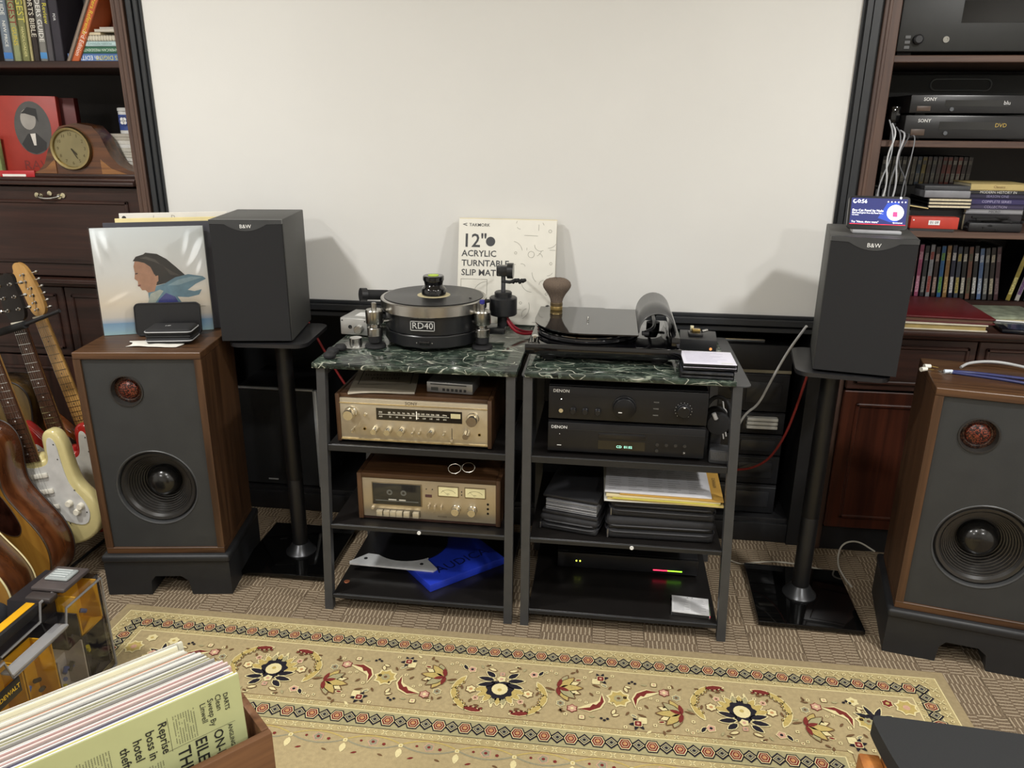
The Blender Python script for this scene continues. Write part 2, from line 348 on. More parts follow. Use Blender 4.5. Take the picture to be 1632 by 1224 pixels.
# ---------------------------------------------------------------- rug
def rug():
    rg = thing('persian_rug', 'beige oriental rug with floral border lying on the carpet tiles', 'rug', (0, 0, 0))
    x0, x1, y1, y0 = -1.445, .985, 1.918, -.9
    zb = .008
    plain = mat('#a39270', .95, var=.08, vs=90, bump=.5, bs=700, spec=.1); field = mat('#ab9a74', .95, var=.09, vs=90, bump=.5, bs=700, spec=.1)
    guard = mat('#b0a074', .95, var=.12, vs=120, bump=.4, bs=700, spec=.1); cream = mat('#d8cb9a', .95, var=.06, vs=200, spec=.1)
    dark = mat('#27242b', .95, var=.15, vs=200, spec=.1); red = mat('#74302c', .95, var=.12, vs=200, spec=.1)
    gold = mat('#b5a062', .95, var=.1, vs=150, spec=.1); pink = mat('#c39a84', .95, var=.1, vs=200, spec=.1)
    grey = mat('#8f8a72', .95, var=.1, vs=200, spec=.1); brown = mat('#6b5138', .95, var=.1, vs=200, spec=.1); sage = mat('#a09873', .95, var=.1, vs=200, spec=.1)
    orange = mat('#b88c60', .95, var=.1, vs=200, spec=.1)
    MB().box(x0, x1, y0, y1, .0, zb, plain, .003).done('pile', rg)
    A = {}
    def put(layer, pts, m):
        A.setdefault(min(layer, 17), MB()).shape(pts, m, ID, zb+.0002+.0002*layer)
    ins = lambda d: (x0+d, x1-d, y0+d, y1-d)
    def band(d, m, layer):
        a, b_, c, d_ = ins(d); put(layer, [(a, c), (b_, c), (b_, d_), (a, d_)], m)
    for k, (d, m) in enumerate(((.030, cream), (.033, guard), (.0665, cream), (.069, sage), (.099, dark), (.101, guard), (.118, cream), (.121, field), (.335, brown), (.337, guard), (.354, cream), (.357, sage), (.412, dark), (.414, guard), (.436, brown), (.438, field))):
        band(d, m, k)
    L0 = 17
    def leaf(px, py, ang, ln, wd, m, lay=L0+2, out=None, bend=0):
        c, s = math.cos(ang), math.sin(ang)
        def pt(t, w): return (px+c*ln*t-s*(w+bend*ln*t*t), py+s*ln*t+c*(w+bend*ln*t*t))
        prof = ((0, .0), (.2, .38), (.5, .5), (.8, .3), (1, 0))
        if out is not None:
            put(lay-1, [pt(t*1.1-.05, wd*w+.0022) for t, w in prof]+[pt(t*1.1-.05, -wd*w-.0022) for t, w in prof[::-1]], out)
        put(lay, [pt(t, wd*w) for t, w in prof]+[pt(t, -wd*w) for t, w in prof[-2:0:-1]], m)
    def flower(px, py, r, n, m, ctr, lay=L0+2, out=None, rot=0):
        def petal(rr): return [(px+rr*(1-.22*abs(math.cos(n*a/2+0)))*math.cos(a+rot), py+rr*(1-.22*abs(math.cos(n*a/2)))*math.sin(a+rot)) for a in [2*PI*k/(n*6) for k in range(n*6)]]
        if out is not None: put(lay-1, petal(r*1.22), out)
        put(lay, petal(r), m); put(lay+1, circ(px, py, r*.36, 8), ctr)
    def chain_cell(px, py, kind, ux=1, uy=0):
        def P(a, b_): return (px+a*ux-b_*uy, py+a*uy+b_*ux)
        def dia(w, h): return [P(-w, 0), P(0, -h), P(w, 0), P(0, h)]
        def oc(w, h): return [P(-w, 0), P(-w*.55, -h), P(w*.55, -h), P(w, 0), P(w*.55, h), P(-w*.55, h)]
        if kind:
            put(L0, oc(.0205, .0195), dark); put(L0+1, oc(.0172, .0162), cream); put(L0+2, oc(.0150, .0140), red)
            put(L0+3, oc(.0105, .0100), cream); put(L0+4, oc(.0092, .0085), red); put(L0+5, circ(px, py, .0055, 8), orange)
        else:
            put(L0, dia(.0205, .0205), dark); put(L0+1, dia(.0142, .0142), cream); put(L0+2, dia(.0122, .0122), dark); put(L0+3, dia(.0098, .0098), grey); put(L0+4, dia(.005, .005), dark)
    def chain_line(xa, ya, xb, yb, pitch=.0333):
        L = math.hypot(xb-xa, yb-ya); n = int(round(L/pitch)); ux, uy = (xb-xa)/L, (yb-ya)/L
        for k in range(n+1):
            chain_cell(xa+(xb-xa)*k/n, ya+(yb-ya)*k/n, k % 2, ux, uy)
    def xrow(xa, ya, xb, yb, h, pitch):
        L = math.hypot(xb-xa, yb-ya); n = int(L/pitch); ux, uy = (xb-xa)/L, (yb-ya)/L
        for k in range(n):
            cx, cy = xa+ux*pitch*(k+.5), ya+uy*pitch*(k+.5)
            if k % 2 == 0:
                for sg in (1, -1):
                    a = math.atan2(uy, ux)+sg*PI/4; dx, dy = math.cos(a)*h, math.sin(a)*h; ex, ey = -math.sin(a)*.0012, math.cos(a)*.0012
                    put(L0, [(cx-dx-ex, cy-dy-ey), (cx+dx-ex, cy+dy-ey), (cx+dx+ex, cy+dy+ey), (cx-dx+ex, cy-dy+ey)], cream)
            else:
                put(L0, circ(cx, cy, h*.42, 8), cream); put(L0+1, circ(cx, cy, h*.2, 6), brown)
    for (dc, dg1, dg2, hg1, hg2) in ((.084, .050, .110, .012, .008), (.385, .346, .425, .008, .010)):
        a, b_, c, d_ = ins(dc); chain_line(a, d_, b_, d_); chain_line(a, d_-.0333, a, .55); chain_line(b_, d_-.0333, b_, .55)
        for dg, hg in ((dg1, hg1), (dg2, hg2)):
            a, b_, c, d_ = ins(dg); xrow(a, d_, b_, d_, hg, .0235); xrow(a, d_-.02, a, .55, hg, .0235); xrow(b_, d_-.02, b_, .55, hg, .0235)
    # floral border
    def palmette(px, py, s):
        for a in (-72, -52, -32, -14, 0, 14, 32, 52, 72):
            leaf(px+.03*math.sin(R(a)), py-s*.03*math.cos(R(a))-s*.005, -s*PI/2+s*R(a), .042, .018, sage if abs(a) % 4 else gold, L0+2, cream)
        P = [(px+.036*math.cos(a)*(1+.10*math.sin(9*a)), py-s*.018+.036*math.sin(a)*(1+.10*math.sin(9*a))) for a in [2*PI*k/40 for k in range(40)]]
        put(L0+4, P, dark); put(L0+5, circ(px, py-s*.017, .022, 14), cream); put(L0+6, circ(px, py-s*.020, .006, 8), gold)
        for sg in (-1, 1):
            for a, ln, oy in ((8, .046, .016), (-16, .046, .004), (40, .034, .028)):
                leaf(px+sg*.018, py+s*oy, R(a)*s if sg > 0 else PI-R(a)*s, ln, .017, dark, L0+5, cream)
        flower(px, py+s*.022, .013, 5, cream, pink, L0+6); flower(px, py+s*.043, .009, 4, pink, grey, L0+4)
        for sg in (-1, 1): leaf(px+sg*.018, py+s*.055, R(90-90*sg)-sg*s*R(20)*-1, .024, .009, cream, L0+2, brown)
        for sg in (-1, 1): leaf(px+sg*.015, py-s*.088, s*PI/2*-1*-1, .018, .008, cream, L0+2)
    def lotus(px, py, s, d):
        # calyx at (px,py), petals fan outwards in direction d (+1 right / -1 left)
        for k, a in enumerate((-62, -40, -18, 4, 26, 48, 68)):
            ang = R(a)*s if d > 0 else PI-R(a)*s
            leaf(px, py, ang, .062-.006*abs(k-3)*.5, .022, (gold, sage, cream, gold, cream, gold, sage)[k], L0+2+(k % 2), brown)
        for a in (-80, -20, 75):
            ang = R(a)*s if d > 0 else PI-R(a)*s
            leaf(px-d*.004, py, ang, .034, .013, red, L0+6)
    def acanthus(px, py, s, d):
        pts = [(px, py), (px+d*.026, py-s*.045), (px+d*.018, py-s*.085), (px-d*.012, py-s*.118), (px-d*.055, py-s*.125)]
        for (ax, ay), (bx, by), m in zip(pts, pts[1:], (gold, gold, gold, red)):
            an = math.atan2(by-ay, bx-ax); ln = math.hypot(bx-ax, by-ay)
            leaf(ax, ay, an, ln*1.15, .016, m, L0+3, cream)
            for t in (.3, .6, .9):
                leaf(ax+(bx-ax)*t, ay+(by-ay)*t, an-d*s*R(55), .016, .007, m, L0+2, brown)
    def sickle(px, py, s, d):
        P = [(px, py), (px+d*.03, py-s*.004), (px+d*.056, py+s*.012), (px+d*.066, py+s*.034), (px+d*.060, py+s*.062), (px+d*.056, py+s*.034), (px+d*.046, py+s*.02), (px+d*.038, py+s*.022), (px+d*.030, py+s*.009)]
        Q = [(px-d*.004, py+s*.002), (px+d*.03, py-s*.008), (px+d*.059, py+s*.008), (px+d*.071, py+s*.034), (px+d*.061, py+s*.068), (px+d*.051, py+s*.036), (px+d*.04, py+s*.028), (px+d*.024, py+s*.02)]
        put(L0+2, Q, cream); put(L0+4, P, red)
    def darkflower(px, py, s, d):
        for a in (20, 70, 120, 190, 250, 310): leaf(px, py, R(a), .024, .010, dark, L0+2)
        flower(px-d*.012, py-s*.012, .014, 4, cream, cream, L0+3); flower(px, py, .011, 4, red, pink, L0+5, cream)
    def unit(px, py, s):
        palmette(px, py, s)
        for d in (-1, 1):
            flower(px+d*.077, py-s*.025, .014, 6, cream, orange, L0+2, brown); flower(px+d*.06, py-s*.057, .009, 5, pink, brown, L0+2, cream)
            acanthus(px+d*.098, py+s*.022, s, d); flower(px+d*.086, py+s*.052, .012, 5, pink, dark, L0+3, cream)
            leaf(px+d*.10, py+s*.05, R(60 if d > 0 else 120)*s, .022, .010, dark, L0+3, cream)
            lotus(px+d*.158, py+s*.012, s, d); leaf(px+d*.12, py+s*.008, (0 if d > 0 else PI)-.3*d*s, .03, .008, brown, L0+2)
            flower(px+d*.165, py-s*.047, .011, 6, grey, brown, L0+2, cream); flower(px+d*.196, py-s*.062, .013, 6, pink, cream, L0+3, red)
            sickle(px+d*.212, py-s*.062, s, d); flower(px+d*.222, py-s*.09, .009, 4, cream, pink, L0+2, brown)
            darkflower(px+d*.268, py+s*.060, s, d); flower(px+d*.215, py-s*.03, .005, 4, cream, brown, L0+2)
            flower(px+d*.232, py-s*.036, .005, 4, cream, brown, L0+2)
            for (ox, oy, an, cc) in ((.03, .075, 20, cream), (.05, .07, 150, brown), (.055, .06, 60, sage), (.045, -.085, 10, brown), (.075, -.075, 110, brown), (.10, -.03, 80, brown), (.14, -.01, 160, sage), (.185, .07, 30, brown), (.20, .045, 10, red), (.205, .075, 100, brown), (.235, .08, 40, cream), (.25, -.01, 130, brown), (.255, -.05, 20, brown), (.285, .03, 150, grey), (.29, .02, 60, brown), (.24, -.085, 0, sage), (.115, -.09, 170, brown), (.19, -.015, 40, brown)):
                leaf(px+d*ox, py+s*oy, R(an)*s if d > 0 else PI-R(an)*s, .017, .007, cc, L0+2, cream if cc in (red, grey) else None)
            for (ox, oy) in ((.04, -.07), (.128, .035), (.18, -.085), (.225, .06), (.262, .005), (.30, .075), (.30, -.03)): flower(px+d*ox, py+s*oy, .006, 4, cream, brown, L0+2)
            for q in range(3):
                leaf(px+d*(.16+.01*q), py-s*(.075+.006*(q % 2)), R(40+70*q), .016, .006, brown, L0+2)
                flower(px+d*(.12+.013*q), py+s*(.066+.008*(q % 2)), .0055, 4, cream, red if q % 2 else dark, L0+2)
                put(L0+3, circ(px+d*(.272+.008*q), py-s*(.088+.006*(q % 2)), .0042, 6), dark)
            leaf(px+d*.30, py-s*.07, R(70)*s, .02, .009, cream, L0+2, brown); leaf(px+d*.30, py-s*.075, R(20)*s, .018, .008, cream, L0+2, brown)
            leaf(px+d*.245, py+s*.035, -.4*d*s+(0 if d > 0 else PI), .026, .007, brown, L0+2)
    yb = 1.69
    for k in range(-2, 3):
        px = -.229+.633*k; s = 1 if k % 2 == 0 else -1
        if abs(k) < 2: unit(px, yb+(.01 if s > 0 else -.025), s)
        if -2 < k < 2 or k == -2:
            flower(px+.3165, yb, .028, 8, gold, cream, L0+2, cream, R(11)); flower(px+.3165, yb, .014, 8, sage, brown, L0+4)
    for (qx, qy) in ((-1.20, 1.76), (.70, 1.76), (.76, 1.70), (-1.24, 1.68), (.79, 1.765), (-1.27, 1.765)):
        flower(qx, qy, .014, 6, red if qy > 1.75 and qx > .72 else cream, gold, L0+2, cream)
    flower(.835, 1.755, .026, 8, gold, pink, L0+2, cream); flower(-1.30, 1.72, .024, 8, gold, pink, L0+2, cream)
    for qx, mir in ((.74, 1), (-1.20, -1)):
        for a in (20, 60, 110, 160): leaf(qx, 1.70, R(a), .05, .014, dark, L0+3, cream)
        flower(qx+.03*mir, 1.70, .014, 5, pink, red, L0+4, cream)
    for side in (-1, 1):
        for k in range(4):
            qx = (x0+.228) if side < 0 else (x1-.228); qy = 1.42-.26*k
            for a in range(0, 360, 40): leaf(qx, qy, R(a), .055, .016, (dark, gold, cream)[a//40 % 3], L0+3, cream)
            flower(qx, qy, .022, 6, cream, red, L0+5, dark); sickle(qx-.03, qy-.12, 1, 1)
    # inner field arabesque arcs
    for k in range(-5, 6):
        cx = -.232+.1395*k; cy = 1.459
        if not (x0+.47 < cx < x1-.47): continue
        for sg in (-1, 1):
            o_, i_ = [], []
            for q in range(13):
                t = -1+2*q/12; o_.append((cx+t*.075, cy+sg*.021*(1-t*t))); i_.append((cx+t*.075, cy+sg*(.021*(1-t*t)-.0045)))
            put(L0+1, o_+i_[::-1], gold if sg > 0 else grey)
        flower(cx, cy, .012, 5, grey, red, L0+2, pink); put(L0+3, circ(cx+.028, cy-.004, .005, 5), red); put(L0+3, circ(cx-.03, cy, .004, 5), red)
        flower(cx+.07, cy-.003, .007, 4, cream, gold, L0+3); leaf(cx+.07, cy-.012, -PI/2, .03, .016, cream, L0+2); leaf(cx+.02, cy-.035, R(-20), .016, .006, brown, L0+2); leaf(cx-.03, cy-.036, R(200), .016, .006, red, L0+2)
    for ly in range(1, 4):
        for k in range(-4, 5):
            cx = -.232+.24*k+(.12 if ly % 2 else 0); cy = 1.40-.26*ly
            for a in range(0, 360, 45): leaf(cx, cy, R(a), .06, .018, (sage, red, cream, dark)[a//45 % 4], L0+2, gold)
            flower(cx, cy, .022, 6, cream, red, L0+4, brown)
    names = {}
    for lay, mb in sorted(A.items()):
        mb.done('border_band' if lay < 17 else 'woven_motifs', rg, flat=True, kind=None if lay < 17 else 'stuff')
    return rg
rug()

# ---------------------------------------------------------------- bookcases
def panel_door(b, x0, x1, z0, z1, y, m, t=.02, fr=.05):
    b.box(x0, x1, y, y+t, z0, z1, m, .003, seg=1)
    b.box(x0+fr, x1-fr, y-.003, y+.004, z0+fr, z1-fr, m, .002, seg=1)
    for a in ((x0+fr-.008, x0+fr+.004, z0+fr-.008, z1-fr+.008), (x1-fr-.004, x1-fr+.008, z0+fr-.008, z1-fr+.008)):
        b.box(a[0], a[1], y-.008, y+.004, a[2], a[3], m, .003, seg=1)
    for a in ((z0+fr-.008, z0+fr+.004), (z1-fr-.004, z1-fr+.008)):
        b.box(x0+fr-.008, x1-fr+.008, y-.008, y+.004, a[0], a[1], m, .003, seg=1)
bk = thing('bookcase', 'dark wood built-in bookcase with drop front desk behind the guitars', 'bookcase', (-2.1, 2.59, 0))
bx = lambda v: v+2.1
def P_(b, *a, **k): return b
def lb(name, x0, x1, y0, y1, z0, z1, m, bev=.002): return MB().box(x0+2.1, x1+2.1, y0-2.59, y1-2.59, z0, z1, m, bev, seg=1).done(name, bk)
BLKW = mat('#231d1a', .6, var=.2, vs=8)
lb('back_panel', -2.75, -1.6, 3.02, 3.04, .86, CEIL-.02, BLKW); lb('side_panel', -1.628, -1.606, 2.585, 3.02, .0, CEIL-.02, STW); lb('side_panel', -2.75, -2.73, 2.585, 3.02, .0, CEIL-.02, STW)
b = MB()
b.box(-1.632+2.1, -1.590+2.1, -.014, .01, 0, CEIL-.02, STW, .002, seg=1); b.box(-1.624+2.1, -1.616+2.1, -.018, 0, 0, CEIL-.02, STW, .002, seg=1); b.box(-1.605+2.1, -1.598+2.1, -.018, 0, 0, CEIL-.02, STW, .002, seg=1); b.done('stile', bk)
lb('shelf', -2.73, -1.628, 2.59, 3.02, 1.615, 1.637, DKW); lb('shelf', -2.73, -1.628, 2.59, 3.02, 2.02, 2.042, DKW)
b = MB(); b.box(-2.73+2.1, -1.632+2.1, -.03, .43, 1.232, 1.246, DKW, .003); b.box(-2.73+2.1, -1.632+2.1, -.018, .43, 1.246, 1.256, DKW, .003); b.done('desk_shelf', bk)
b = MB(); panel_door(b, -2.73+2.1, -1.632+2.1, .905, 1.226, 0, DKW, fr=.055); df = b.done('drop_front', bk)
b = MB()
hx = -1.97+2.1
b.tube([(hx-.04, -.006, 1.196), (hx-.032, -.02, 1.19), (hx, -.024, 1.186), (hx+.032, -.02, 1.19), (hx+.04, -.006, 1.196)], .004, CHROME, 8, smooth=2)
for d in (-.05, -.035, .035, .05, 0): b.lathe([(.0, -.006), (.008, -.005), (.009, 0), (0, .001)], mat('#cfc6a8', .22, 1), 10, T(hx+d, -.005, 1.197+.005*math.cos(d*90)) @ UP)
b.done('handle', df, label='ornate brass handle')
b = MB(); b.box(-2.75+2.1, -1.632+2.1, -.03, .43, .872, .90, DKW, .005); b.box(-2.75+2.1, -1.632+2.1, -.04, .40, .884, .892, DKW, .003); b.done('counter_ledge', bk)
for x0, x1 in ((-2.73, -2.36), (-2.355, -1.99), (-1.985, -1.632)):
    b = MB(); panel_door(b, x0+2.1, x1+2.1, .60, .866, 0, DKW, fr=.035); b.done('drawer_front', bk)
    b = MB(); panel_door(b, x0+2.1, x1+2.1, .08, .594, 0, DKWZ, fr=.05); b.done('door', bk)
lb('plinth', -2.75, -1.6, 2.60, 3.0, 0, .075, DKW)

br = thing('bookcase', 'brown built-in bookcase on the right holding players and discs', 'bookcase', (1.3, 2.59, 0))
def rb(name, x0, x1, y0, y1, z0, z1, m, bev=.002): return MB().box(x0-1.3, x1-1.3, y0-2.59, y1-2.59, z0, z1, m, bev, seg=1).done(name, br)
rb('back_panel', .76, 2.0, 3.02, 3.04, .8, CEIL-.02, BLKW); rb('side_panel', .79, .81, 2.585, 3.02, 0, CEIL-.02, STW); rb('side_panel', 1.98, 2.0, 2.585, 3.02, 0, CEIL-.02, STW)
b = MB(); b.box(.768-1.3, .815-1.3, -.014, .01, 0, CEIL-.02, STW, .002, seg=1); b.box(.778-1.3, .788-1.3, -.018, 0, 0, CEIL-.02, STW, .002, seg=1); b.done('stile', br)
for z in (1.6315, 1.392, 1.121, 1.90): rb('shelf', .81, 1.98, 2.59, 3.02, z, z+.0195, STWX)
rb('back_step', .81, 1.98, 2.86, 3.02, .84, .872, DKW)
b = MB(); b.box(.81-1.3, 2.0-1.3, -.085, .43, .822, .84, DKW, .004); b.box(.81-1.3, 2.0-1.3, -.06, .43, .806, .824, DKW, .004); b.done('counter', br)
for x0, x1 in ((.815, 1.20), (1.205, 1.60), (1.605, 1.98)):
    b = MB(); panel_door(b, x0-1.3, x1-1.3, .62, .80, -.035, DKW, fr=.03); b.done('drawer_front', br)
    b = MB(); panel_door(b, x0-1.3, x1-1.3, .10, .612, -.03, REDW, fr=.05); b.done('door', br)
rb('plinth', .76, 2.0, 2.58, 3.0, 0, .092, BLACK)

# ---------------------------------------------------------------- books on the left bookcase
SPM = lambda x, z: T(x, -.0006, z) @ UP @ RZ(-PI/2)
def vbook(x0, w, h, col, txt, tcol, label, tilt=0, d=.2, y=2.625, z=1.637, group='books standing on the upper shelf', size=None, band=None, zt=None):
    k = thing('book', label, 'book', M=T(x0, y, z) @ RY(tilt), group=group)
    m = mat(col, .5, var=.08)
    b = MB(); b.box(0, .0025, 0, d, 0, h, m); b.box(w-.0025, w, 0, d, 0, h, m); b.box(0, w, 0, .003, 0, h, m, .001, seg=1); b.done('cover', k)
    MB().box(.0025, w-.0025, .003, d-.003, .003, h-.004, PAGES).done('pages', k)
    b = MB()
    if band: b.shape([(.001, 0), (w-.001, 0), (w-.001, .02), (.001, .02)], mat(band, .5), T(0, -.0004, .01) @ UP)
    for i, (s, zz, sz, c) in enumerate(txt): b.text(s, sz, mat(c, .5, var=.02), SPM(w*.5, zz), 'LEFT')
    if txt or band: b.done('lettering', k, flat=True)
    return k
vbook(-2.078, .034, .245, '#6f7a85', [('NEW PRICE', .13, .016, '#e8e8e0'), ('GUIDE', .205, .02, '#e8e8e0')], 0, 'grey blue paperback at the left end of the upper shelf', .04, band='#3f75b5')
vbook(-2.040, .026, .25, '#8a8f66', [('GUNS', .11, .022, '#c9b23c'), ('DIGEST', .22, .032, '#7d2a22')], 0, 'olive book with red DIGEST lettering on the upper shelf', .04)
vbook(-2.010, .028, .255, '#77784a', [('DIGEST', .235, .034, '#c9be55'), ('HANDLOADER', .11, .014, '#d6cf90')], 0, 'khaki book with large yellow DIGEST lettering on the upper shelf', .04)
vbook(-1.979, .008, .25, '#cbbf8a', [], 0, 'thin cream booklet between khaki and black books', .04)
vbook(-1.968, .022, .24, '#2a211d', [('SPORTS BIBLE', .23, .025, '#cfc9b8')], 0, 'black book with pale BIBLE lettering on the upper shelf', .04)
vbook(-1.943, .026, .25, '#75736e', [('TRADERS GUIDE', .24, .024, '#e6e4dc')], 0, 'grey book with white GUIDE lettering on the upper shelf', .04, band='#4a86bd')
vbook(-1.915, .022, .24, '#49464a', [('DVD Review', .235, .022, '#c9bf3c')], 0, 'dark grey book with yellow lettering and small round badge', .03)
vbook(-1.890, .034, .25, '#2b2730', [('PDR', .15, .012, '#e0e0e0')], 0, 'black glossy book beside the leaning orange book', .03)
vbook(-1.84, .07, .30, '#2f3131', [], 0, 'large dark binder standing at the back of the upper shelf', 0, d=.16, y=2.75)
vbook(-1.850, .012, .30, '#8b7a6c', [], 0, 'thin brown book leaning behind the orange book', .50)
vbook(-1.833, .026, .28, '#b85a2c', [('3rd Edition', .118, .020, '#e8dcd0')], 0, 'orange book with yellow title leaning on the upper shelf', .50)
k = thing('book', 'worn reddish brown book leaning behind the lying stack', 'book', M=T(-1.79, 2.72, 1.637) @ RY(.46), group='books standing on the upper shelf')
MB().box(0, .03, 0, .18, 0, .29, mat('#6a3528', .6, var=.2), .002).done('cover', k); MB().box(.003, .027, .004, .176, .003, .2905, PAGES).done('pages', k)
og = [o for o in COL.objects if o.get('label', '').startswith('orange book')][0]
b = MB(); b.text('Shooters Reference', .020, mat('#d8c234', .5), T(.013, -.0008, .265) @ UP @ RZ(-PI/2) , 'LEFT'); b.done('title', og, flat=True)
def flatbook(x0, x1, z, h, col, label, txt=None, tcol='#e8e8e8', d=.2, y=2.63, spiral=False, group='books lying in a stack on the upper shelf', flip=True, sz=None):
    k = thing('book', label, 'book', (x0, y, z), 0, group); w = x1-x0; m = mat(col, .5, var=.08)
    b = MB(); b.box(0, w, 0, d, 0, .0022, m); b.box(0, w, 0, d, h-.0022, h, m); b.box(0, w, 0, .003, 0, h, m, .001, seg=1); b.done('cover', k)
    MB().box(.003, w-.002, .003, d-.003, .0022, h-.0022, PAGES).done('pages', k)
    b = MB()
    if txt:
        for s, fx, c in txt:
            b.text(s, sz or h*.75, mat(c, .5, var=.02), T(w*fx, -.0006, h*.5) @ UP @ (RZ(PI) if flip else ID))
        b.done('lettering', k, flat=True)
    if spiral:
        for q in range(16): b.tube([(w*(q+.5)/16, -.001+.004*math.cos(a), h/2+h*.5*math.sin(a)) for a in [R(30*j) for j in range(12)]], .0007, STEEL, 4, True)
        b.done('spiral_binding', k)
    return k
flatbook(-1.846, -1.640, 1.637, .026, '#5677ab', 'blue book lying at the bottom of the upper shelf stack', [("R'S DIGEST", .72, '#d8cf5c'), ('12th EDITION', .36, '#e8e8e8')])
flatbook(-1.826, -1.640, 1.6632, .022, '#2c6048', 'green book lying on the blue book', [('THE AMERICAN PRESIDENTS', .62, '#cfe0cf')], sz=.012)
flatbook(-1.806, -1.640, 1.6854, .016, '#b7cfcf', 'pale turquoise book lying on the green book', [('MODERN REFERENCE', .5, '#55777a')], sz=.009)
flatbook(-1.80, -1.640, 1.7016, .018, '#cfc8b4', 'cream spiral bound notebook in the upper shelf stack', spiral=True)
flatbook(-1.79, -1.715, 1.7198, .009, '#d8c8a8', 'small cream pad lying on the spiral notebook')
flatbook(-1.735, -1.640, 1.730, .008, '#ddd6c6', 'white paper bundle on top of the stack', d=.17)
flatbook(-1.715, -1.640, 1.7382, .006, '#e4ddd0', 'small white paper bundle at the very top of the stack', d=.15)

# red boxed set with oval portrait
k = thing('box_set', 'red boxed set with oval portrait standing beside the mantel clock', 'box set', (-2.075, 2.70, 1.256), R(14))
redc = mat('#9c3024', .5, var=.08); MB().box(-.10, .13, .06, .10, 0, .27, mat('#5c1812', .5), .002).done('back_panel', k)
MB().box(-.17, .085, .0, .03, 0, .275, redc, .002, M=RX(-.06)).done('front_panel', k)
PM = RX(-.06) @ T(-.005, -.0006, .165) @ UP
b = MB(); b.shape(circ(0, 0, .062, 32, .092), mat('#4c4a48', .5), PM); b.shape(circ(-.012, .03, .026, 20, .036), mat('#98938c', .5), PM, .0004)
b.shape([(-.045, -.055), (-.02, -.02), (.008, -.016), (.04, -.05), (.036, -.075), (0, -.09), (-.03, -.08)], mat('#232222', .5), PM, .0006)
b.shape([(-.012, -.02), (.006, -.018), (.004, -.06), (-.004, -.06)], mat('#cfcac2', .5), PM, .0008)
b.shape([(-.034, .05), (-.01, .072), (.02, .066), (.022, .02), (.012, .04), (-.02, .05)], mat('#1d1c1c', .5), PM, .0008); b.done('portrait', k, flat=True)
MB().text('RAVEL', .045, mat('#6e1c14', .5), RX(-.06) @ T(.01, -.0008, .035) @ UP).done('lettering', k, flat=True)
k = thing('disc_case', 'red and white disc case leaning at the shelf edge', 'case', (-2.07, 2.60, 1.256), R(10))
MB().box(-.08, .04, 0, .012, 0, .022, mat('#b02a2e', .4), .002).done('case', k); MB().box(-.07, .01, -.0008, 0, .002, .010, WHITEP).done('label_strip', k)
k = thing('booklet', 'green and cream booklet standing left of the red boxed set', 'booklet', (-2.235, 2.64, 1.256))
MB().box(0, .055, 0, .02, 0, .14, mat('#8a9a62', .6, var=.3), .001).done('cover', k)

# mantel clock
k = thing('mantel_clock', 'brown wooden mantel clock with round brass dial on shelf', 'clock', (-1.85, 2.63, 1.256), R(4))
prof = [(-.20, 0), (.21, 0), (.21, .012), (.16, .026), (.125, .045), (.10, .075), (.085, .11), (.072, .145), (.047, .174), (-.01, .184), (-.07, .172), (-.105, .135), (-.125, .09), (-.145, .045), (-.17, .022), (-.20, .012)]
MB().prism(prof, 0, .075, wood('#3c2112', '#6a3f20', 'x', .35, .3), T(0, .075, 0) @ UP).done('case', k)
MB().box(-.21, .22, -.008, .085, 0, .012, DKW, .003).done('base', k)
DM = T(-.035, -.001, .098) @ UP @ Matrix.Scale(.9, 4)
MB().lathe([(.070, 0), (.080, 0), (.082, .006), (.078, .014), (.070, .012), (.068, .004)], mat('#a8986c', .3, 1), 40, DM, False, False).done('bezel', k)
dl = MB(); dl.lathe([(0, .003), (.069, .003)], mat('#8c8260', .4, .6, var=.1, vs=12), 40, DM, False, False); do = dl.done('dial', k)
b = MB()
for q, s in enumerate(('12', '1', '2', '3', '4', '5', '6', '7', '8', '9', '10', '11')):
    a = PI/2-q*PI/6; b.text(s, .017, mat('#4a3c1c', .5), DM @ T(.054*math.cos(a), .054*math.sin(a), .0036))
b.done('numerals', do, flat=True)
for (a, ln, w) in ((R(-48), .032, .0022), (R(-62), .045, .0016)):
    MB().prism([(0, -w), (ln*.8, -w), (ln, 0), (ln*.8, w), (0, w)], .005, .006, mat('#2a2212', .4), DM @ RZ(a)).done('clock_hand', do)
for d in (-.075, .075):
    MB().prism([(0, 0), (d*1.2, 0), (d*.5, .018), (.0, .05)], .001, .003, wood('#6a4020', '#9a6a38', 'x', .35, .3), T(d*1.1-.02, 0, .013) @ UP).done('inlay', k)

# papers and tin
zz = 1.256
for i in range(13):
    th = random.choice((.008, .011, .013)); off = random.uniform(-.012, .012)
    o = MB().box(-.09, .075, 0, .17, 0, th, mat(random.choice(('#d8d4ca', '#c9c4b6', '#dcdad4', '#b9b2a4')), .8, var=.12, vs=300), .001, seg=1).done('paper_bundle')
    o.location = (-1.772+off, 2.745, zz); o.rotation_euler = (0, 0, random.uniform(-.06, .06)); zz += th+.0004
    tag(o, 'bundle of papers, %s from the bottom in the stack beside the clock' % ORD[i], 'papers', 'paper bundles stacked beside the clock')
k = thing('tin', 'white tin with blue clover emblem standing on the paper stack', 'tin', (-1.758, 2.79, zz+.0005))
MB().lathe([(.032, 0), (.033, .004), (.033, .075), (.031, .078)], mat('#d6d6d4', .35), 24).done('body', k)
MB().lathe([(.0335, .012), (.0335, .066)], mat('#3a4f8f', .4), 24, c0=False, c1=False).done('label_wrap', k)
MB().lathe([(.0345, .078), (.0345, .088), (.030, .090), (0, .0905)], mat('#c8c8c4', .35), 24).done('lid', k)
b = MB()
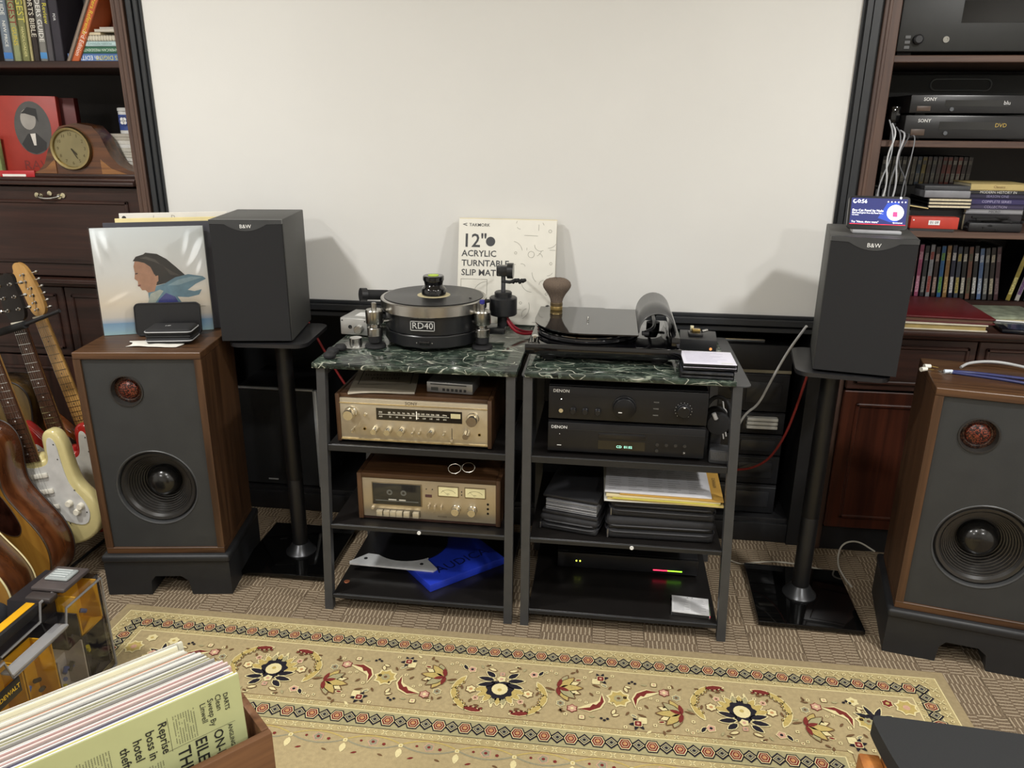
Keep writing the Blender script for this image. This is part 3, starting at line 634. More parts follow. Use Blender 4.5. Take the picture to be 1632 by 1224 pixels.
for q in range(4):
    a = PI/4+q*PI/2
    b.shape([(p[0]/1, p[1]) for p in circ(.0075*math.cos(a), .0075*math.sin(a), .0068, 12)], INKW, T(0, -.0342, .044) @ UP, .0004)
b.shape(circ(0, 0, .0185, 24), mat('#2a3c78', .4), T(0, -.0342, .044) @ UP, 0); b.done('emblem', k, flat=True)

# ---------------------------------------------------------------- right bookcase contents
k = thing('receiver', 'large black receiver on the top shelf of right bookcase', 'receiver', (1.12, 2.62, 1.651))
MB().box(-.29, .30, 0, .36, .012, .19, mat('#222322', .5), .004).done('body', k)
for fx in (-.26, .27): MB().box(fx-.02, fx+.02, .02, .06, 0, .012, RUBBER).done('foot', k)
MB().lathe([(.014, 0), (.014, .012), (.010, .016), (0, .016)], BLACK, 20, T(-.235, 0, .045) @ UP).done('knob', k)
MB().lathe([(.009, 0), (.009, .003), (.005, .003), (.005, .001)], CHROME, 16, T(-.155, 0, .045) @ UP).done('jack', k)
MB().box(-.12, .2, -.001, .001, .09, .15, GLOSS).done('display', k)
for q in range(3): MB().box(-.27, -.255, -.002, 0, .02+q*.014, .028+q*.014, mat('#5a5b5c', .4)).done('button', k)
def player(label, z, y, x0, h, logo, right, rc):
    k = thing('disc_player', label, 'disc player', (x0, y, z), 0, 'disc players on the right bookcase')
    MB().box(0, .43, 0, .25, .006, h, mat('#1d1d1f', .3), .003).done('body', k)
    for fx in (.04, .39): MB().box(fx-.015, fx+.015, .02, .05, 0, .006, RUBBER).done('foot', k)
    MB().box(.10, .28, -.001, .001, h*.45, h*.75, GLOSS).done('tray', k)
    b = MB(); b.text(logo, .014, INKW, T(.055, -.0012, h*.78) @ UP); b.text(right, .016, mat(rc, .5), T(.275, -.0012, h*.62) @ UP); b.done('logo', k, flat=True)
    MB().box(.02, .06, -.002, 0, h*.2, h*.45, mat('#4a3a30', .4), .001).done('button', k)
    MB().lathe([(.006, 0), (.006, .004), (0, .004)], mat('#55585c', .3), 12, T(.12, 0, h*.3) @ UP).done('button', k)
player('black disc player, lower of the two on the right bookcase', 1.4117, 2.61, .885, .073, 'SONY', 'DVD', '#b59a4a')
player('black disc player, upper of the two on the right bookcase', 1.485, 2.62, .895, .058, 'SONY', 'blu', '#d8d8d8')
k = thing('equipment_case', 'black case with long oval grip behind the disc players', 'case', (1.16, 2.89, 1.4117))
MB().box(-.28, .28, 0, .11, 0, .205, mat('#242524', .55), .006).done('body', k)
MB().tube([(p[0], -.001, p[1]) for p in rrect(-.12, .07, .155, .19, .017)], .003, mat('#4d4f4e', .4), 6, True).done('grip', k)
k = thing('webcam', 'small glossy black camera left of the disc players', 'camera', (.868, 2.65, 1.4117)); MB().box(-.014, .014, 0, .02, .05, .10, GLOSS, .005).done('body', k); MB().box(-.006, .006, .004, .014, 0, .05, BLACK).done('post', k)
# dim back row of discs
cols = ['#3a3a3a', '#44423c', '#58564c', '#5a5850', '#4b4a44', '#5c5a52', '#6a675a', '#3c4a58', '#86763c', '#4a3a34', '#505050', '#5a4a48', '#6a2e26', '#7c3a30', '#43302c', '#7a3a32', '#3a2c2a', '#443a38']
MB_r = MB().box(.83, 1.30, 2.86, 3.0, 1.1405, 1.262, mat('#1a1a1a', .6), .003).done('storage_box'); tag(MB_r, 'black storage box under the dim back row of discs', 'box')
def dvd(x, y, z, w, h, d, col, tcol, label, group, tilt=0):
    k = thing('disc_case', label, 'disc case', M=T(x, y, z) @ RY(tilt), group=group)
    MB().box(0, w, 0, d, 0, h, mat('#15161a', .35), .001, seg=1).done('case', k)
    b = MB(); b.shape([(.0008, .003), (w-.0008, .003), (w-.0008, h-.003), (.0008, h-.003)], mat(col, .4, var=.25, vs=60), T(0, -.0005, 0) @ UP)
    b.shape([(.002, h*.12), (w-.002, h*.12), (w-.002, h*.42), (.002, h*.42)], mat(tcol, .4, var=.5, vs=220), T(0, -.0009, 0) @ UP)
    b.shape([(.002, h*.72), (w-.002, h*.72), (w-.002, h*.86), (.002, h*.86)], mat(tcol, .4, var=.5, vs=220), T(0, -.0009, 0) @ UP); b.done('spine_print', k, flat=True)
for i, c in enumerate(cols):
    dvd(.915+i*.0162, 2.86, 1.2628, .0145, .095, .12, c, random.choice(('#8a867a', '#5c574c', '#6e6a60')), 'dim disc case, %s from the left in the upper back row' % ORD[i], 'disc cases in the upper back row', .03)
for i in range(3):
    dvd(.845+i*.02, 2.72, 1.1405, .014, .19*.62, .13, '#3a3b3d', '#70716e', 'dark disc case standing behind the hanging cables, %s from left' % ORD[i], 'disc cases behind the hanging cables')
row = [('dark blue', '#2c4f7a', '#d8d8d0'), ('maroon', '#4a2c30', '#8a7a74'), ('pink', '#b0567c', '#e0a0b8'), ('charcoal', '#34363a', '#8a8a88'), ('silver', '#9c9fa6', '#a85048'), ('brown', '#3c2a28', '#b09a90'), ('bright blue', '#2c6aa4', '#6aa04c'), ('tan', '#a07a4a', '#c9b07a'), ('navy', '#2a2f48', '#d4d6dc'), ('slate', '#3e4556', '#b8a860'), ('black', '#1c1c1e', '#c8c4b8'), ('rust', '#7c5040', '#5c5a44'), ('black and white', '#222224', '#e0e0da'), ('light blue', '#5a78a8', '#b9c4d4'), ('grey', '#4c4e52', '#a0a09c'), ('dark brown', '#2c2220', '#b0a894'), ('plum', '#4c2c34', '#7a6468')]
for i, (n, c, t) in enumerate(row):
    dvd(1.055+i*.0192, 2.86, .8725, .0145, .19+random.uniform(-.006, .003), .13, c, t, '%s disc case, %s from the left in the row behind the red albums' % (n, ORD[i]), 'disc cases behind the red albums', -.02-.006*i)
for i, (n, c, t) in enumerate((('yellow', '#a8963e', '#d8cc88'), ('white', '#c8c4c0', '#7a5a8a'), ('black', '#1e1e20', '#55585c'))):
    dvd(1.405+i*.03, 2.87, .8725, .016, .205, .13, c, t, '%s case leaning left at the right end of the lower row' % n, 'cases leaning at the end of the lower row', .18)
# stacks on the middle shelf
k = thing('game_box', 'grey plastic case lying on the stack of notebooks', 'case', (.985, 2.63, 1.2405), R(-2)); MB().box(0, .135, 0, .10, 0, .022, mat('#7c7d82', .45), .003).done('case', k); MB().box(.0, .135, .01, .10, .0224, .036, mat('#3a3b3e', .5), .002).done('lid', k)
zz = 1.1405
k = thing('media_box', 'black flat box under the notebooks on the middle shelf', 'box', (.96, 2.66, zz)); MB().box(0, .19, 0, .18, 0, .068, BLACK, .003).done('box', k); zz += .0685
for i in range(3):
    o = thing('notebook', 'black notebook with cream pages, %s from the bottom on the middle shelf' % ORD[i], 'notebook', (1.0, 2.63, zz), 0, 'notebooks on the middle shelf')
    b = MB(); b.box(0, .13, 0, .16, 0, .0015, BLACK); b.box(0, .13, 0, .16, .0082, .0097, BLACK); b.box(0, .003, 0, .16, 0, .0097, BLACK); b.done('cover', o); MB().box(.003, .128, .0015, .158, .0015, .0082, PAGES).done('pages', o); zz += .0103
k = thing('booklet', 'thin yellowed booklet slumped against the notebooks', 'booklet', M=T(.905, 2.63, 1.219) @ RY(.14)); MB().box(0, .10, 0, .12, 0, .004, mat('#b9ab78', .7), .001).done('pages', k)
MB().box(0, .10, 0, .12, .0042, .006, BLACK).done('cover', k)
k = thing('storage_tin', 'black box under the slumped booklet by the hanging cables', 'box', (.905, 2.64, 1.1405)); MB().box(0, .052, 0, .13, 0, .06, BLACK, .003).done('box', k)
zz = 1.1405
for i, (n, c, h, t, s) in enumerate((('black', '#242226', .052, '#666', ''), ('silver', '#8c8c90', .014, '#44464a', 'MICRO'), ('violet', '#3a3450', .014, '#9c94b0', 'COLLECTION'), ('indigo', '#322c58', .018, '#a8a2c4', 'COMPLETE SERIES'), ('dark blue', '#26233c', .014, '#8a86a8', 'SEASON ONE'), ('black and white', '#2a2a2c', .010, '#c8c8c4', 'MODERN HISTORY IN'), ('cream', '#b5a26c', .022, '#6a4a2a', 'Classics'))):
    flatbook(1.122, 1.29, zz, h, c, '%s box set in the stack at the right of the middle shelf' % n, [(s, .5, t)] if s else None, y=2.64, d=.14, group='box sets stacked on the middle shelf', flip=False, sz=.011); zz += h+.0003
k = thing('cardboard_box', 'small red box with white label on the middle shelf', 'box', (.945, 2.595, 1.1405), R(-3)); MB().box(0, .14, 0, .035, .008, .044, mat('#b5372a', .5), .002).done('box', k); MB().box(0, .13, .0, .035, 0, .008, mat('#2c2c2e', .5)).done('base', k)
b = MB(); b.box(.052, .085, -.0012, 0, .02, .034, INKW); b.box(.006, .010, -.0012, 0, .032, .036, INKW); b.done('label_strip', k)
b = MB(); b.text('01 09', .011, INK, T(.0685, -.0016, .027) @ UP); b.done('lettering', k, flat=True)
k = thing('cable_heap', 'heap of black cables at the right of the middle shelf', 'cables', (1.18, 2.595, 1.1405))
b = MB()
for q in range(7):
    pts = [(random.uniform(-.07, .11), random.uniform(.0, .035), .006+.006*q+random.uniform(0, .004)) for _ in range(7)]; b.tube(pts, .004, RUBBER, 6, smooth=2)
b.box(-.06, .10, .004, .04, 0, .03, BLACK, .008); b.done('cables', k)
# cables hanging down the shelf side
for i, (xa, xb, sw, c, r) in enumerate(((.835, .825, .012, '#9fa2a6', .0022), (.845, .838, -.014, '#c4c6c8', .0026), (.858, .86, .01, '#6c6e72', .0022), (.872, .868, -.012, '#b4b6ba', .0028), (.886, .905, -.028, '#4a4b4e', .0024), (.90, .895, .004, '#7c7e82', .0018))):
    b = MB(); b.tube([(xa, 2.60, 1.47-.01*i), (xa+.008, 2.568, 1.43), (xa+sw, 2.565, 1.36), ((xa+xb)/2-sw*.6, 2.57, 1.28), (xb+sw*.4, 2.575, 1.20), (xb, 2.60, 1.15)], r, mat(c, .4), 6, smooth=3); o = b.done('hanging_cable')
    tag(o, 'grey cable hanging in front of the right bookcase shelf, %s from left' % ORD[i], 'cable', 'cables hanging in front of the shelf')
# albums and magazines on the counter
k = thing('photo_album', 'red photo album with white edged pages lying on the counter', 'album', (.93, 2.525, .841), R(-2)); M1 = mat('#4e1216', .45)
b = MB(); b.box(0, .27, 0, .33, 0, .0035, mat('#cfc8b4', .5)); b.box(0, .27, 0, .33, .018, .022, mat('#cfc8b4', .5)); b.done('cover', k); MB().box(.004, .266, .004, .328, .0036, .0178, mat('#a08c58', .6, var=.2)).done('pages', k)
k = thing('photo_album', 'dark red leather album on top of the other album', 'album', (.945, 2.535, .8635), R(-4)); b = MB(); b.box(0, .275, 0, .32, 0, .004, M1, .001); b.box(0, .275, 0, .32, .014, .020, mat('#58161a', .42, var=.15, bump=.3, bs=250), .002); b.box(0, .275, .312, .322, 0, .02, M1, .002); b.done('cover', k); MB().box(.004, .268, .004, .31, .004, .014, mat('#5c4030', .7)).done('pages', k)
for i, (x, y, rz, c) in enumerate(((1.27, 2.66, .2, '#8f8f7c'), (1.29, 2.64, -.1, '#b5ac8a'), (1.28, 2.65, .05, '#79806e'))):
    o = MB().box(-.06, .16, -.02, .16, 0, .008, mat(c, .6, var=.4, vs=30), .001).done('magazine'); o.location = (x, y, .8405+.0085*i); o.rotation_euler = (0, 0, rz); tag(o, 'magazine, %s from the bottom of the pile beside the red albums' % ORD[i], 'magazine', 'magazines beside the red albums')
k = thing('tablet', 'dark tablet with white edge lying beside the red albums', 'tablet', (1.24, 2.51, .842), R(-10)); MB().box(0, .2, 0, .12, 0, .012, mat('#15161c', .2), .004).done('body', k); MB().box(.0, .2, .112, .12, .0122, .016, INKW, .001).done('edge', k); MB().box(.02, .18, .01, .10, .0122, .0126, mat('#2a3048', .15, var=.5, vs=40)).done('screen', k)
# ---------------------------------------------------------------- floor speakers
BAFF = mat('#303131', .55, var=.1, vs=12, bump=.08, bs=200); REDDOT = red_dots()
def floor_speaker(label, loc, rz, twx, wd=.37, dp=.29):
    k = thing('floor_speaker', label, 'speaker', loc, rz, 'large walnut floor speakers')
    h0, h1 = .145, .81; hw = wd/2; t = .021
    prof = [(-hw-.012, 0), (-hw*.32, 0), (-hw*.30, .05), (-hw*.22, .068), (hw*.22, .068), (hw*.34, .05), (hw*.38, 0), (hw+.012, 0), (hw+.012, .118), (-hw-.012, .118)]
    pb = mat('#1f2022', .5, bump=.1, bs=150)
    b = MB(); b.prism(prof, 0, dp+.03, pb, T(0, dp+.02, 0) @ UP); b.box(-hw-.016, hw+.016, -.016, dp+.024, .118, h0, pb, .009, seg=3); b.done('plinth', k)
    b = MB(); b.box(-hw, hw, 0, dp, h1-t, h1, WALX, .0015, seg=1); b.box(-hw, hw, 0, dp, h0, h0+t, WALX, .0015, seg=1)
    b.box(-hw, -hw+t, 0, dp, h0+t, h1-t, WAL); b.box(hw-t, hw, 0, dp, h0+t, h1-t, WAL); b.box(-hw+t, hw-t, dp-.012, dp, h0+t, h1-t, BLACK); b.done('cabinet', k)
    yb = .007; x0, x1, z0, z1 = -hw+t, hw-t, h0+t, h1-t; zw, rw = .372, .122; zt, rt = .690, .048; zm = .54
    b = MB(); b.hole_plate(x0, x1, z0, zm, 0, zw, rw, yb, BAFF); b.hole_plate(x0, x1, zm, z1, twx, zt, rt, yb, BAFF)
    b.done('baffle', k)
    WM = T(0, yb, zw) @ UP
    prof = [(rw, .0), (rw-.003, .004), (rw-.012, .004), (rw-.020, -.004)]
    b = MB(); b.lathe([(rw+.004, 0), (rw+.002, .002), (rw-.002, .0), (rw-.004, -.012)], mat('#3c3d3e', .45), 64, WM, False, False); wf = b.done('woofer_ring', k)
    cone = [(rw-.004, -.012), (rw-.010, -.006), (rw-.018, -.008), (rw-.024, -.018)]
    r, z = rw-.024, -.018
    for q in range(9):
        cone += [(r-.0012, z+.0012), (r-.0035, z+.0006), (r-.0045, z-.006)]; r -= .0055; z -= .0062
    cone += [(.042, -.079)]
    MB().lathe(cone, mat('#201e1c', .34, var=.05, spec=1.0), 72, WM, False, True).done('woofer_cone', wf)
    MB().lathe([(.044, -.082), (.0495, -.070), (.0505, -.058), (.047, -.042), (.038, -.029), (.025, -.021), (.010, -.018), (0, -.018)], mat('#161514', .25, var=.05, coat=.3), 40, WM, True, False).done('dust_cap', wf)
    TM = T(twx, yb, zt) @ UP
    b = MB(); b.lathe([(rt+.002, 0), (rt+.001, .003), (rt-.003, .003), (rt-.004, 0), (rt-.006, -.016)], mat('#2a2826', .4), 40, TM, False, False); tw = b.done('tweeter_ring', k)
    MB().lathe([(rt-.006, -.016), (.034, -.013), (.029, -.015)], red_dots('#5a3c2c', 300), 40, TM, False, False).done('tweeter_plate', tw)
    MB().lathe([(.031, -.0155), (.028, -.009), (.019, -.003), (.010, -.001), (0, 0)], REDDOT, 40, TM, False, False).done('tweeter_dome', tw)
    return k
floor_speaker('large walnut floor speaker beside the guitars with album covers on top', (-1.345, 2.004, 0), R(8.5), -.047)
floor_speaker('large walnut floor speaker at the right with bare driver and cable on top', (1.048, 1.975, 0), R(-12), -.065)

# ---------------------------------------------------------------- bookshelf speakers on stands
VIN = mat('#444442', .55, var=.12, vs=300, bump=.1, bs=600); CLOTH = mat('#29292a', .95, var=.2, vs=900, spec=.2)
def shelf_speaker(label, loc, rz, wd=.215, hh=.375, dp=.29):
    k = thing('bookshelf_speaker', label, 'speaker', loc, rz, 'black bookshelf speakers on stands')
    hw = wd/2
    MB().box(-hw, hw, .018, dp, 0, hh, VIN, .003).done('cabinet', k)
    sc_ = [(-hw+.002, .004), (hw-.002, .004), (hw-.002, hh-.014)]
    for q in range(13):
        t = 1-2*q/12; sc_.append((t*.062, hh-.014-.020*(1-t*t)**1.0))
    sc_.append((-hw+.002, hh-.014))
    MB().prism(sc_, 0, .014, CLOTH, T(0, .0175, 0) @ UP).done('grille', k)
    lens = [(.062*(1-2*q/12), hh-.014-.020*(1-(1-2*q/12)**2)) for q in range(13)]+[(-.07, hh-.011), (.07, hh-.011)]
    b = MB(); b.prism([(hw-.001, hh-.0005), (-hw+.001, hh-.0005), (-hw+.001, hh-.013)]+lens[12::-1]+[(hw-.001, hh-.013)], 0, .015, mat('#3a3b3c', .35), T(0, .0176, 0) @ UP); lp = b.done('logo_plate', k)
    MB().text('B&W', .0155, mat('#e6e6e4', .3), T(0, .0018, hh-.0205) @ UP).done('logo', lp, flat=True)
    for sx_ in (-1, 1):
        for yy in (.05, dp-.05): MB().lathe([(.008, -.0045), (.008, 0)], RUBBER, 12, T(sx_*(hw-.03), yy, 0)).done('foot', k)
    return k
def speaker_stand(label, base, rzb, pole, plate, rzp, zt=.796, bw=.31, bd=.335, pw=.25, pd=.275):
    k = thing('speaker_stand', label, 'speaker stand', (base[0], base[1], 0), rzb, 'speaker stands with black glass bases')
    Mi = (T(base[0], base[1], 0) @ RZ(rzb)).inverted(); pl = Mi @ Vector((pole[0], pole[1], 0))
    MB().box(-bw/2, bw/2, -bd/2, bd/2, .008, .022, mat('#070707', .05, var=.05), .002).done('glass_base', k)
    for a in (-1, 1):
        for c in (-1, 1): MB().lathe([(.008, 0), (.010, .008)], RUBBER, 10, T(a*(bw/2-.03), c*(bd/2-.03), 0)).done('foot', k)
    MB().lathe([(.052, .0222), (.052, .026), (.044, .034), (.034, .050), (.028, .058)], mat('#4c4d4f', .3, .8), 40, T(pl.x, pl.y, 0)).done('collar', k)
    MB().lathe([(.0262, .03), (.0262, .30), (.0255, .302), (.0262, .304), (.0262, zt-.012)], mat('#121213', .4), 32, T(pl.x, pl.y, 0)).done('pole', k)
    MB().prism(rrect(-pw/2, pw/2, -pd/2, pd/2, .04, 6), zt-.012, zt, mat('#29292b', .3, .2), Mi @ T(plate[0], plate[1], 0) @ RZ(rzp)).done('top_plate', k)
    return k
speaker_stand('black speaker stand with glass base left of the equipment racks', (-1.03, 2.29), R(0), (-1.015, 2.275), (-1.045, 2.33), R(4))
shelf_speaker('black bookshelf speaker on the stand beside the album covers', (-1.064, 2.195, .8005), R(9))
speaker_stand('black speaker stand with glass base right of the equipment racks', (.672, 2.235), R(-1.5), (.668, 2.24), (.69, 2.265), R(-9))
shelf_speaker('black bookshelf speaker carrying the small smart display', (.695, 2.13, .8005), R(-12))

# smart display on the right speaker
k = thing('smart_display', 'small smart display with lit blue screen on the right speaker', 'display', (.722, 2.215, 1.1758), R(-8))
SM = T(0, 0, .012) @ RX(-R(14))
MB().prism(rrect(-.076, .076, 0, .088, .01), -.012, 0, mat('#0d0d10', .25), SM @ UP).done('bezel', k)
MB().box(-.05, .05, .012, .07, 0, .05, mat('#26272a', .8), .014).done('back', k)
MB().box(-.062, .062, -.014, .03, 0, .010, mat('#9a9b9e', .35), .004).done('base', k)
E_ = lambda c, s: mat(c, .6, var=.02, emit=s)
b = MB(); b.shape([(-.07, .012), (.07, .012), (.07, .082), (-.07, .082)], E_('#1c2258', 1.1), SM @ UP, .0005); sco = b.done('screen', k, flat=True)
b = MB()
b.shape([(0, .030), (.03, .020), (.05, .020), (.05, .075), (.02, .07)], E_('#2440a0', 1.0), SM @ UP, .0007)
b.shape(circ(.042, .045, .021, 28), E_('#e4e8f4', 1.6), SM @ UP, .0010); b.shape([(.036, .034), (.048, .034), (.047, .047), (.036, .047)], E_('#c83c74', 1.2), SM @ UP, .0013); b.shape([(.036, .047), (.047, .047), (.046, .055), (.038, .056)], E_('#a8b0ac', 1.2), SM @ UP, .0013)
b.shape([(-.07, .012), (.07, .012), (.07, .0135), (-.07, .0135)], E_('#d82430', 1.5), SM @ UP, .0010)
b.shape(circ(-.061, .073, .005, 16), E_('#ffffff', 1.8), SM @ UP, .0010); b.shape(circ(-.060, .074, .0036, 12), E_('#1c2258', 1.1), SM @ UP, .0012)
b.shape(circ(.052, .0845, .0028, 10), E_('#ffffff', 2), SM @ UP, .0010)
for q in range(6): b.shape(circ(.022+q*.0085, .0735, .0017, 8), E_('#ffffff', 1.6), SM @ UP, .0010)
wh = E_('#ffffff', 1.8)
b.text('0:56', .014, wh, SM @ UP @ T(-.0545, .073, .0011), 'LEFT'); b.text('Dry Cat Food by Nulo', .0085, wh, SM @ UP @ T(-.066, .049, .0011), 'LEFT'); b.text('Best rated grain free dry food for...', .0055, wh, SM @ UP @ T(-.066, .0425, .0011), 'LEFT')
b.text('4.6 stars', .005, wh, SM @ UP @ T(-.066, .037, .0011), 'LEFT'); b.text('Try "Alexa, show more"', .007, wh, SM @ UP @ T(-.066, .0185, .0011), 'LEFT'); b.text('Sponsored', .0055, wh, SM @ UP @ T(.062, .0185, .0011), 'RIGHT')
b.done('screen_content', sco, flat=True)

# ---------------------------------------------------------------- things on the left floor speaker
LM = lambda x, y, z, rz, lean: T(x, y, z) @ RZ(rz) @ RX(-lean)
def sleeve(label, x, y, rz, lean, w, h, th, col, z=.8105):
    k = thing('record_sleeve', label, 'record sleeve', M=LM(x, y, z, rz, lean), group='record sleeves leaning on the left floor speaker')
    MB().box(-w/2, w/2, 0, th, 0, h, mat(col, .5, var=.04), .001, seg=1).done('sleeve', k); return k
k = sleeve('white record sleeve at the back of the leaning records', -1.345, 2.293, R(22), .09, .318, .368, .004, '#d5d2cb')
b = MB(); F_ = T(0, -.0006, 0) @ UP; b.shape(circ(-.145, .354, .006, 12), INK, F_); b.text('/           D', .016, mat('#8a887f', .5), F_ @ T(-.03, .354, .0)); b.done('lettering', k, flat=True)
sleeve('cream record sleeve in front of the white one', -1.336, 2.271, R(22), .085, .335, .355, .008, '#d6c792')
sleeve('dark edged record sleeve behind the picture album', -1.375, 2.253, R(22.5), .08, .318, .343, .005, '#3a3a42')
k = thing('record_album', 'album cover of a woman in profile by the sea, leaning on the left speaker', 'record album', M=LM(-1.398, 2.224, .8105, R(23), .075), group='record sleeves leaning on the left floor speaker')
w, h = .322, .330
def grad(k_, stops, w, h):
    m, nt, bs = newmat('album_print'); L = nt.links; tc = nd(nt, 'ShaderNodeTexCoord'); sx = nd(nt, 'ShaderNodeSeparateXYZ'); L.new(tc.outputs['Object'], sx.inputs[0])
    mr = nd(nt, 'ShaderNodeMapRange'); mr.inputs[1].default_value = 0; mr.inputs[2].default_value = h; L.new(sx.outputs[2], mr.inputs[0])
    rp = nd(nt, 'ShaderNodeValToRGB'); el = rp.color_ramp.elements
    while len(el) < len(stops): el.new(.5)
    for e, (p, c) in zip(el, stops): e.position = p; e.color = C(c)
    L.new(mr.outputs[0], rp.inputs[0]); L.new(rp.outputs[0], bs.inputs['Base Color']); bs.inputs['Roughness'].default_value = .4
    return m
art = grad(k, [(0, '#b5d9e0'), (.05, '#9fc3d8'), (.11, '#86aecf'), (.12, '#b4c2d3'), (.17, '#e0dacf'), (.30, '#f0e5d2'), (.6, '#eeefed'), (1, '#e9f0f3')], w, h)
MB().box(-w/2, w/2, 0, .006, 0, h, art, .001, seg=1).done('cover', k)
b = MB(); F_ = T(-w/2, -.0006, 0) @ UP
def pl(pts, c, z=0): b.shape([(x*w, (1-y)*h) for x, y in pts], mat(c, .45, var=.1, vs=60), F_, z)
# (fractions of the cover: x right, y down)
pl([(.40, .28), (.46, .235), (.56, .25), (.64, .30), (.72, .38), (.79, .455), (.72, .49), (.64, .52), (.52, .545), (.47, .48)], '#25221f', .0001)
pl([(.36, .30), (.40, .28), (.48, .33), (.52, .42), (.53, .52), (.50, .60), (.44, .61), (.42, .585), (.39, .585), (.375, .555), (.36, .53), (.362, .50), (.335, .475), (.345, .42), (.34, .36)], '#b98d72', .0003)
pl([(.34, .31), (.37, .27), (.44, .25), (.53, .275), (.60, .34), (.63, .43), (.57, .47), (.515, .44), (.49, .37), (.44, .33), (.39, .315)], '#2c2723', .0004)
pl([(.40, .285), (.46, .27), (.54, .30), (.58, .35), (.52, .32), (.45, .295)], '#55504a', .0005); pl([(.60, .36), (.68, .42), (.75, .46), (.66, .45)], '#46413b', .0005)
pl([(.515, .46), (.55, .45), (.545, .505), (.52, .52)], '#c09478', .0005)
pl([(.345, .425), (.37, .42), (.37, .43), (.35, .434)], '#3a2a22', .0006); pl([(.355, .535), (.385, .53), (.38, .545), (.36, .548)], '#8a4a40', .0006)
pl([(.44, .60), (.50, .555), (.60, .53), (.70, .475), (.82, .45), (.95, .475), (.98, .50), (.88, .545), (.80, .60), (.86, .615), (.93, .60), (.90, .65), (.80, .67), (.70, .66), (.78, .80), (.40, .80), (.44, .70)], '#6f93a4', .0002)
pl([(.46, .62), (.55, .585), (.58, .60), (.50, .70), (.46, .80), (.40, .80), (.43, .70)], '#b8bfb4', .0004)
pl([(.60, .62), (.68, .66), (.74, .80), (.48, .80), (.53, .68)], '#4b4f92', .0005)
pl([(.62, .55), (.72, .50), (.84, .475), (.95, .485), (.84, .515), (.72, .55)], '#95b0ba', .0004)
b.done('cover_picture', k, flat=True)
b = MB(); b.text('G—', .014, mat('#7a7466', .5), F_ @ T(w*.91, h*.24, .0004)); b.done('lettering', k, flat=True)
b = MB(); i_ = b.mi(clear('#fdfdfd', .05, .16)); GN = 70; gv = []
creases = [((.04, .95), (.09, .60), .0030, .007), ((.11, .93), (.17, .72), .0042, .010), ((.97, .86), (.83, .62), .0042, .009), ((.95, .70), (.90, .52), .0028, .007), ((.86, .93), (.80, .70), .0022, .008), ((.05, .28), (.30, .40), .0012, .010), ((.96, .36), (.80, .44), .0018, .008)]
for a in range(GN+1):
    rw_ = []
    for c in range(GN+1):
        u, v = a/GN, c/GN; dd = .0016
        for (x0, y0), (x1, y1), A_, w_ in creases:
            tt = max(0, min(1, ((u-x0)*(x1-x0)+(v-y0)*(y1-y0))/((x1-x0)**2+(y1-y0)**2))); ds = math.hypot(u-x0-(x1-x0)*tt, v-y0-(y1-y0)*tt)*w
            dd += A_*math.exp(-(ds/w_)**2)*math.sin(PI*(.1+.8*tt))
        rw_.append(b.bm.verts.new((-w/2-.003+(w+.006)*u, -dd, (h+.003)*v)))
    gv.append(rw_)
for a in range(GN):
    for c in range(GN): b.face([gv[a][c], gv[a+1][c], gv[a+1][c+1], gv[a][c+1]], i_)
b.done('plastic_sleeve', k, sharp=180)
k = thing('tablet_case', 'black rounded tablet case leaning on the album cover', 'tablet case', M=LM(-1.352, 2.205, .8108, R(16), .13))
MB().prism(rrect(-.098, .098, 0, .102, .016), 0, .012, mat('#161618', .35, bump=.1), T(0, 0, 0) @ UP).done('shell', k); MB().tube([(p[0], -.013, p[1]) for p in rrect(-.096, .096, .002, .100, .015)], .0015, mat('#232326', .5), 6, True).done('rim', k)
k = thing('zip_case', 'small black zip case with grey piping on the floor speaker', 'case', (-1.302, 2.135, .8135), R(12))
for nm, z0, z1 in (('lower_shell', 0, .021), ('upper_shell', .024, .046)):
    MB().box(-.068, .068, -.045, .045, z0, z1, mat('#1a1a1c', .8, bump=.3, bs=500), .012, seg=4).done(nm, k)
MB().box(-.066, .066, -.043, .043, .019, .026, mat('#0c0c0d', .6), .003).done('zip', k)
for z in (.010, .037): MB().tube([(p[0], p[1], z) for p in rrect(-.0685, .0685, -.0455, .0455, .014)], .0016, mat('#a8a9aa', .5), 6, True).done('piping', k)
MB().text('HP', .013, INKW, T(-.01, .0, .0464)).done('logo', k, flat=True)
bc = MB(); gx, gy = 22, 12; i_ = bc.mi(mat('#d8d5cc', .85, var=.05)); vs = []
for a in range(gx+1):
    rw_ = []
    for c in range(gy+1):
        u, v = a/gx, c/gy; rr = .0008+.006*abs(math.sin(7*u+3*v))*math.exp(-3*abs(v-.4))*(1-u)+.001*math.sin(20*u)*math.sin(9*v)**2+.0006
        rw_.append(bc.bm.verts.new((u*.15+.012*math.sin(5*v), v*.075+.016*math.sin(4*u+1)*(.5-v)+.01*u, max(rr, .0004))))
    vs.append(rw_)
for a in range(gx):
    for c in range(gy): bc.face([vs[a][c], vs[a+1][c], vs[a+1][c+1], vs[a][c+1]], i_)
o = bc.done('cleaning_cloth'); sm = o.modifiers.new('thickness', 'SOLIDIFY'); sm.thickness = .001; o.location = (-1.405, 2.045, .8115); o.rotation_euler = (0, 0, R(9)); tag(o, 'crumpled white cleaning cloth under the zip case on the speaker', 'cloth')

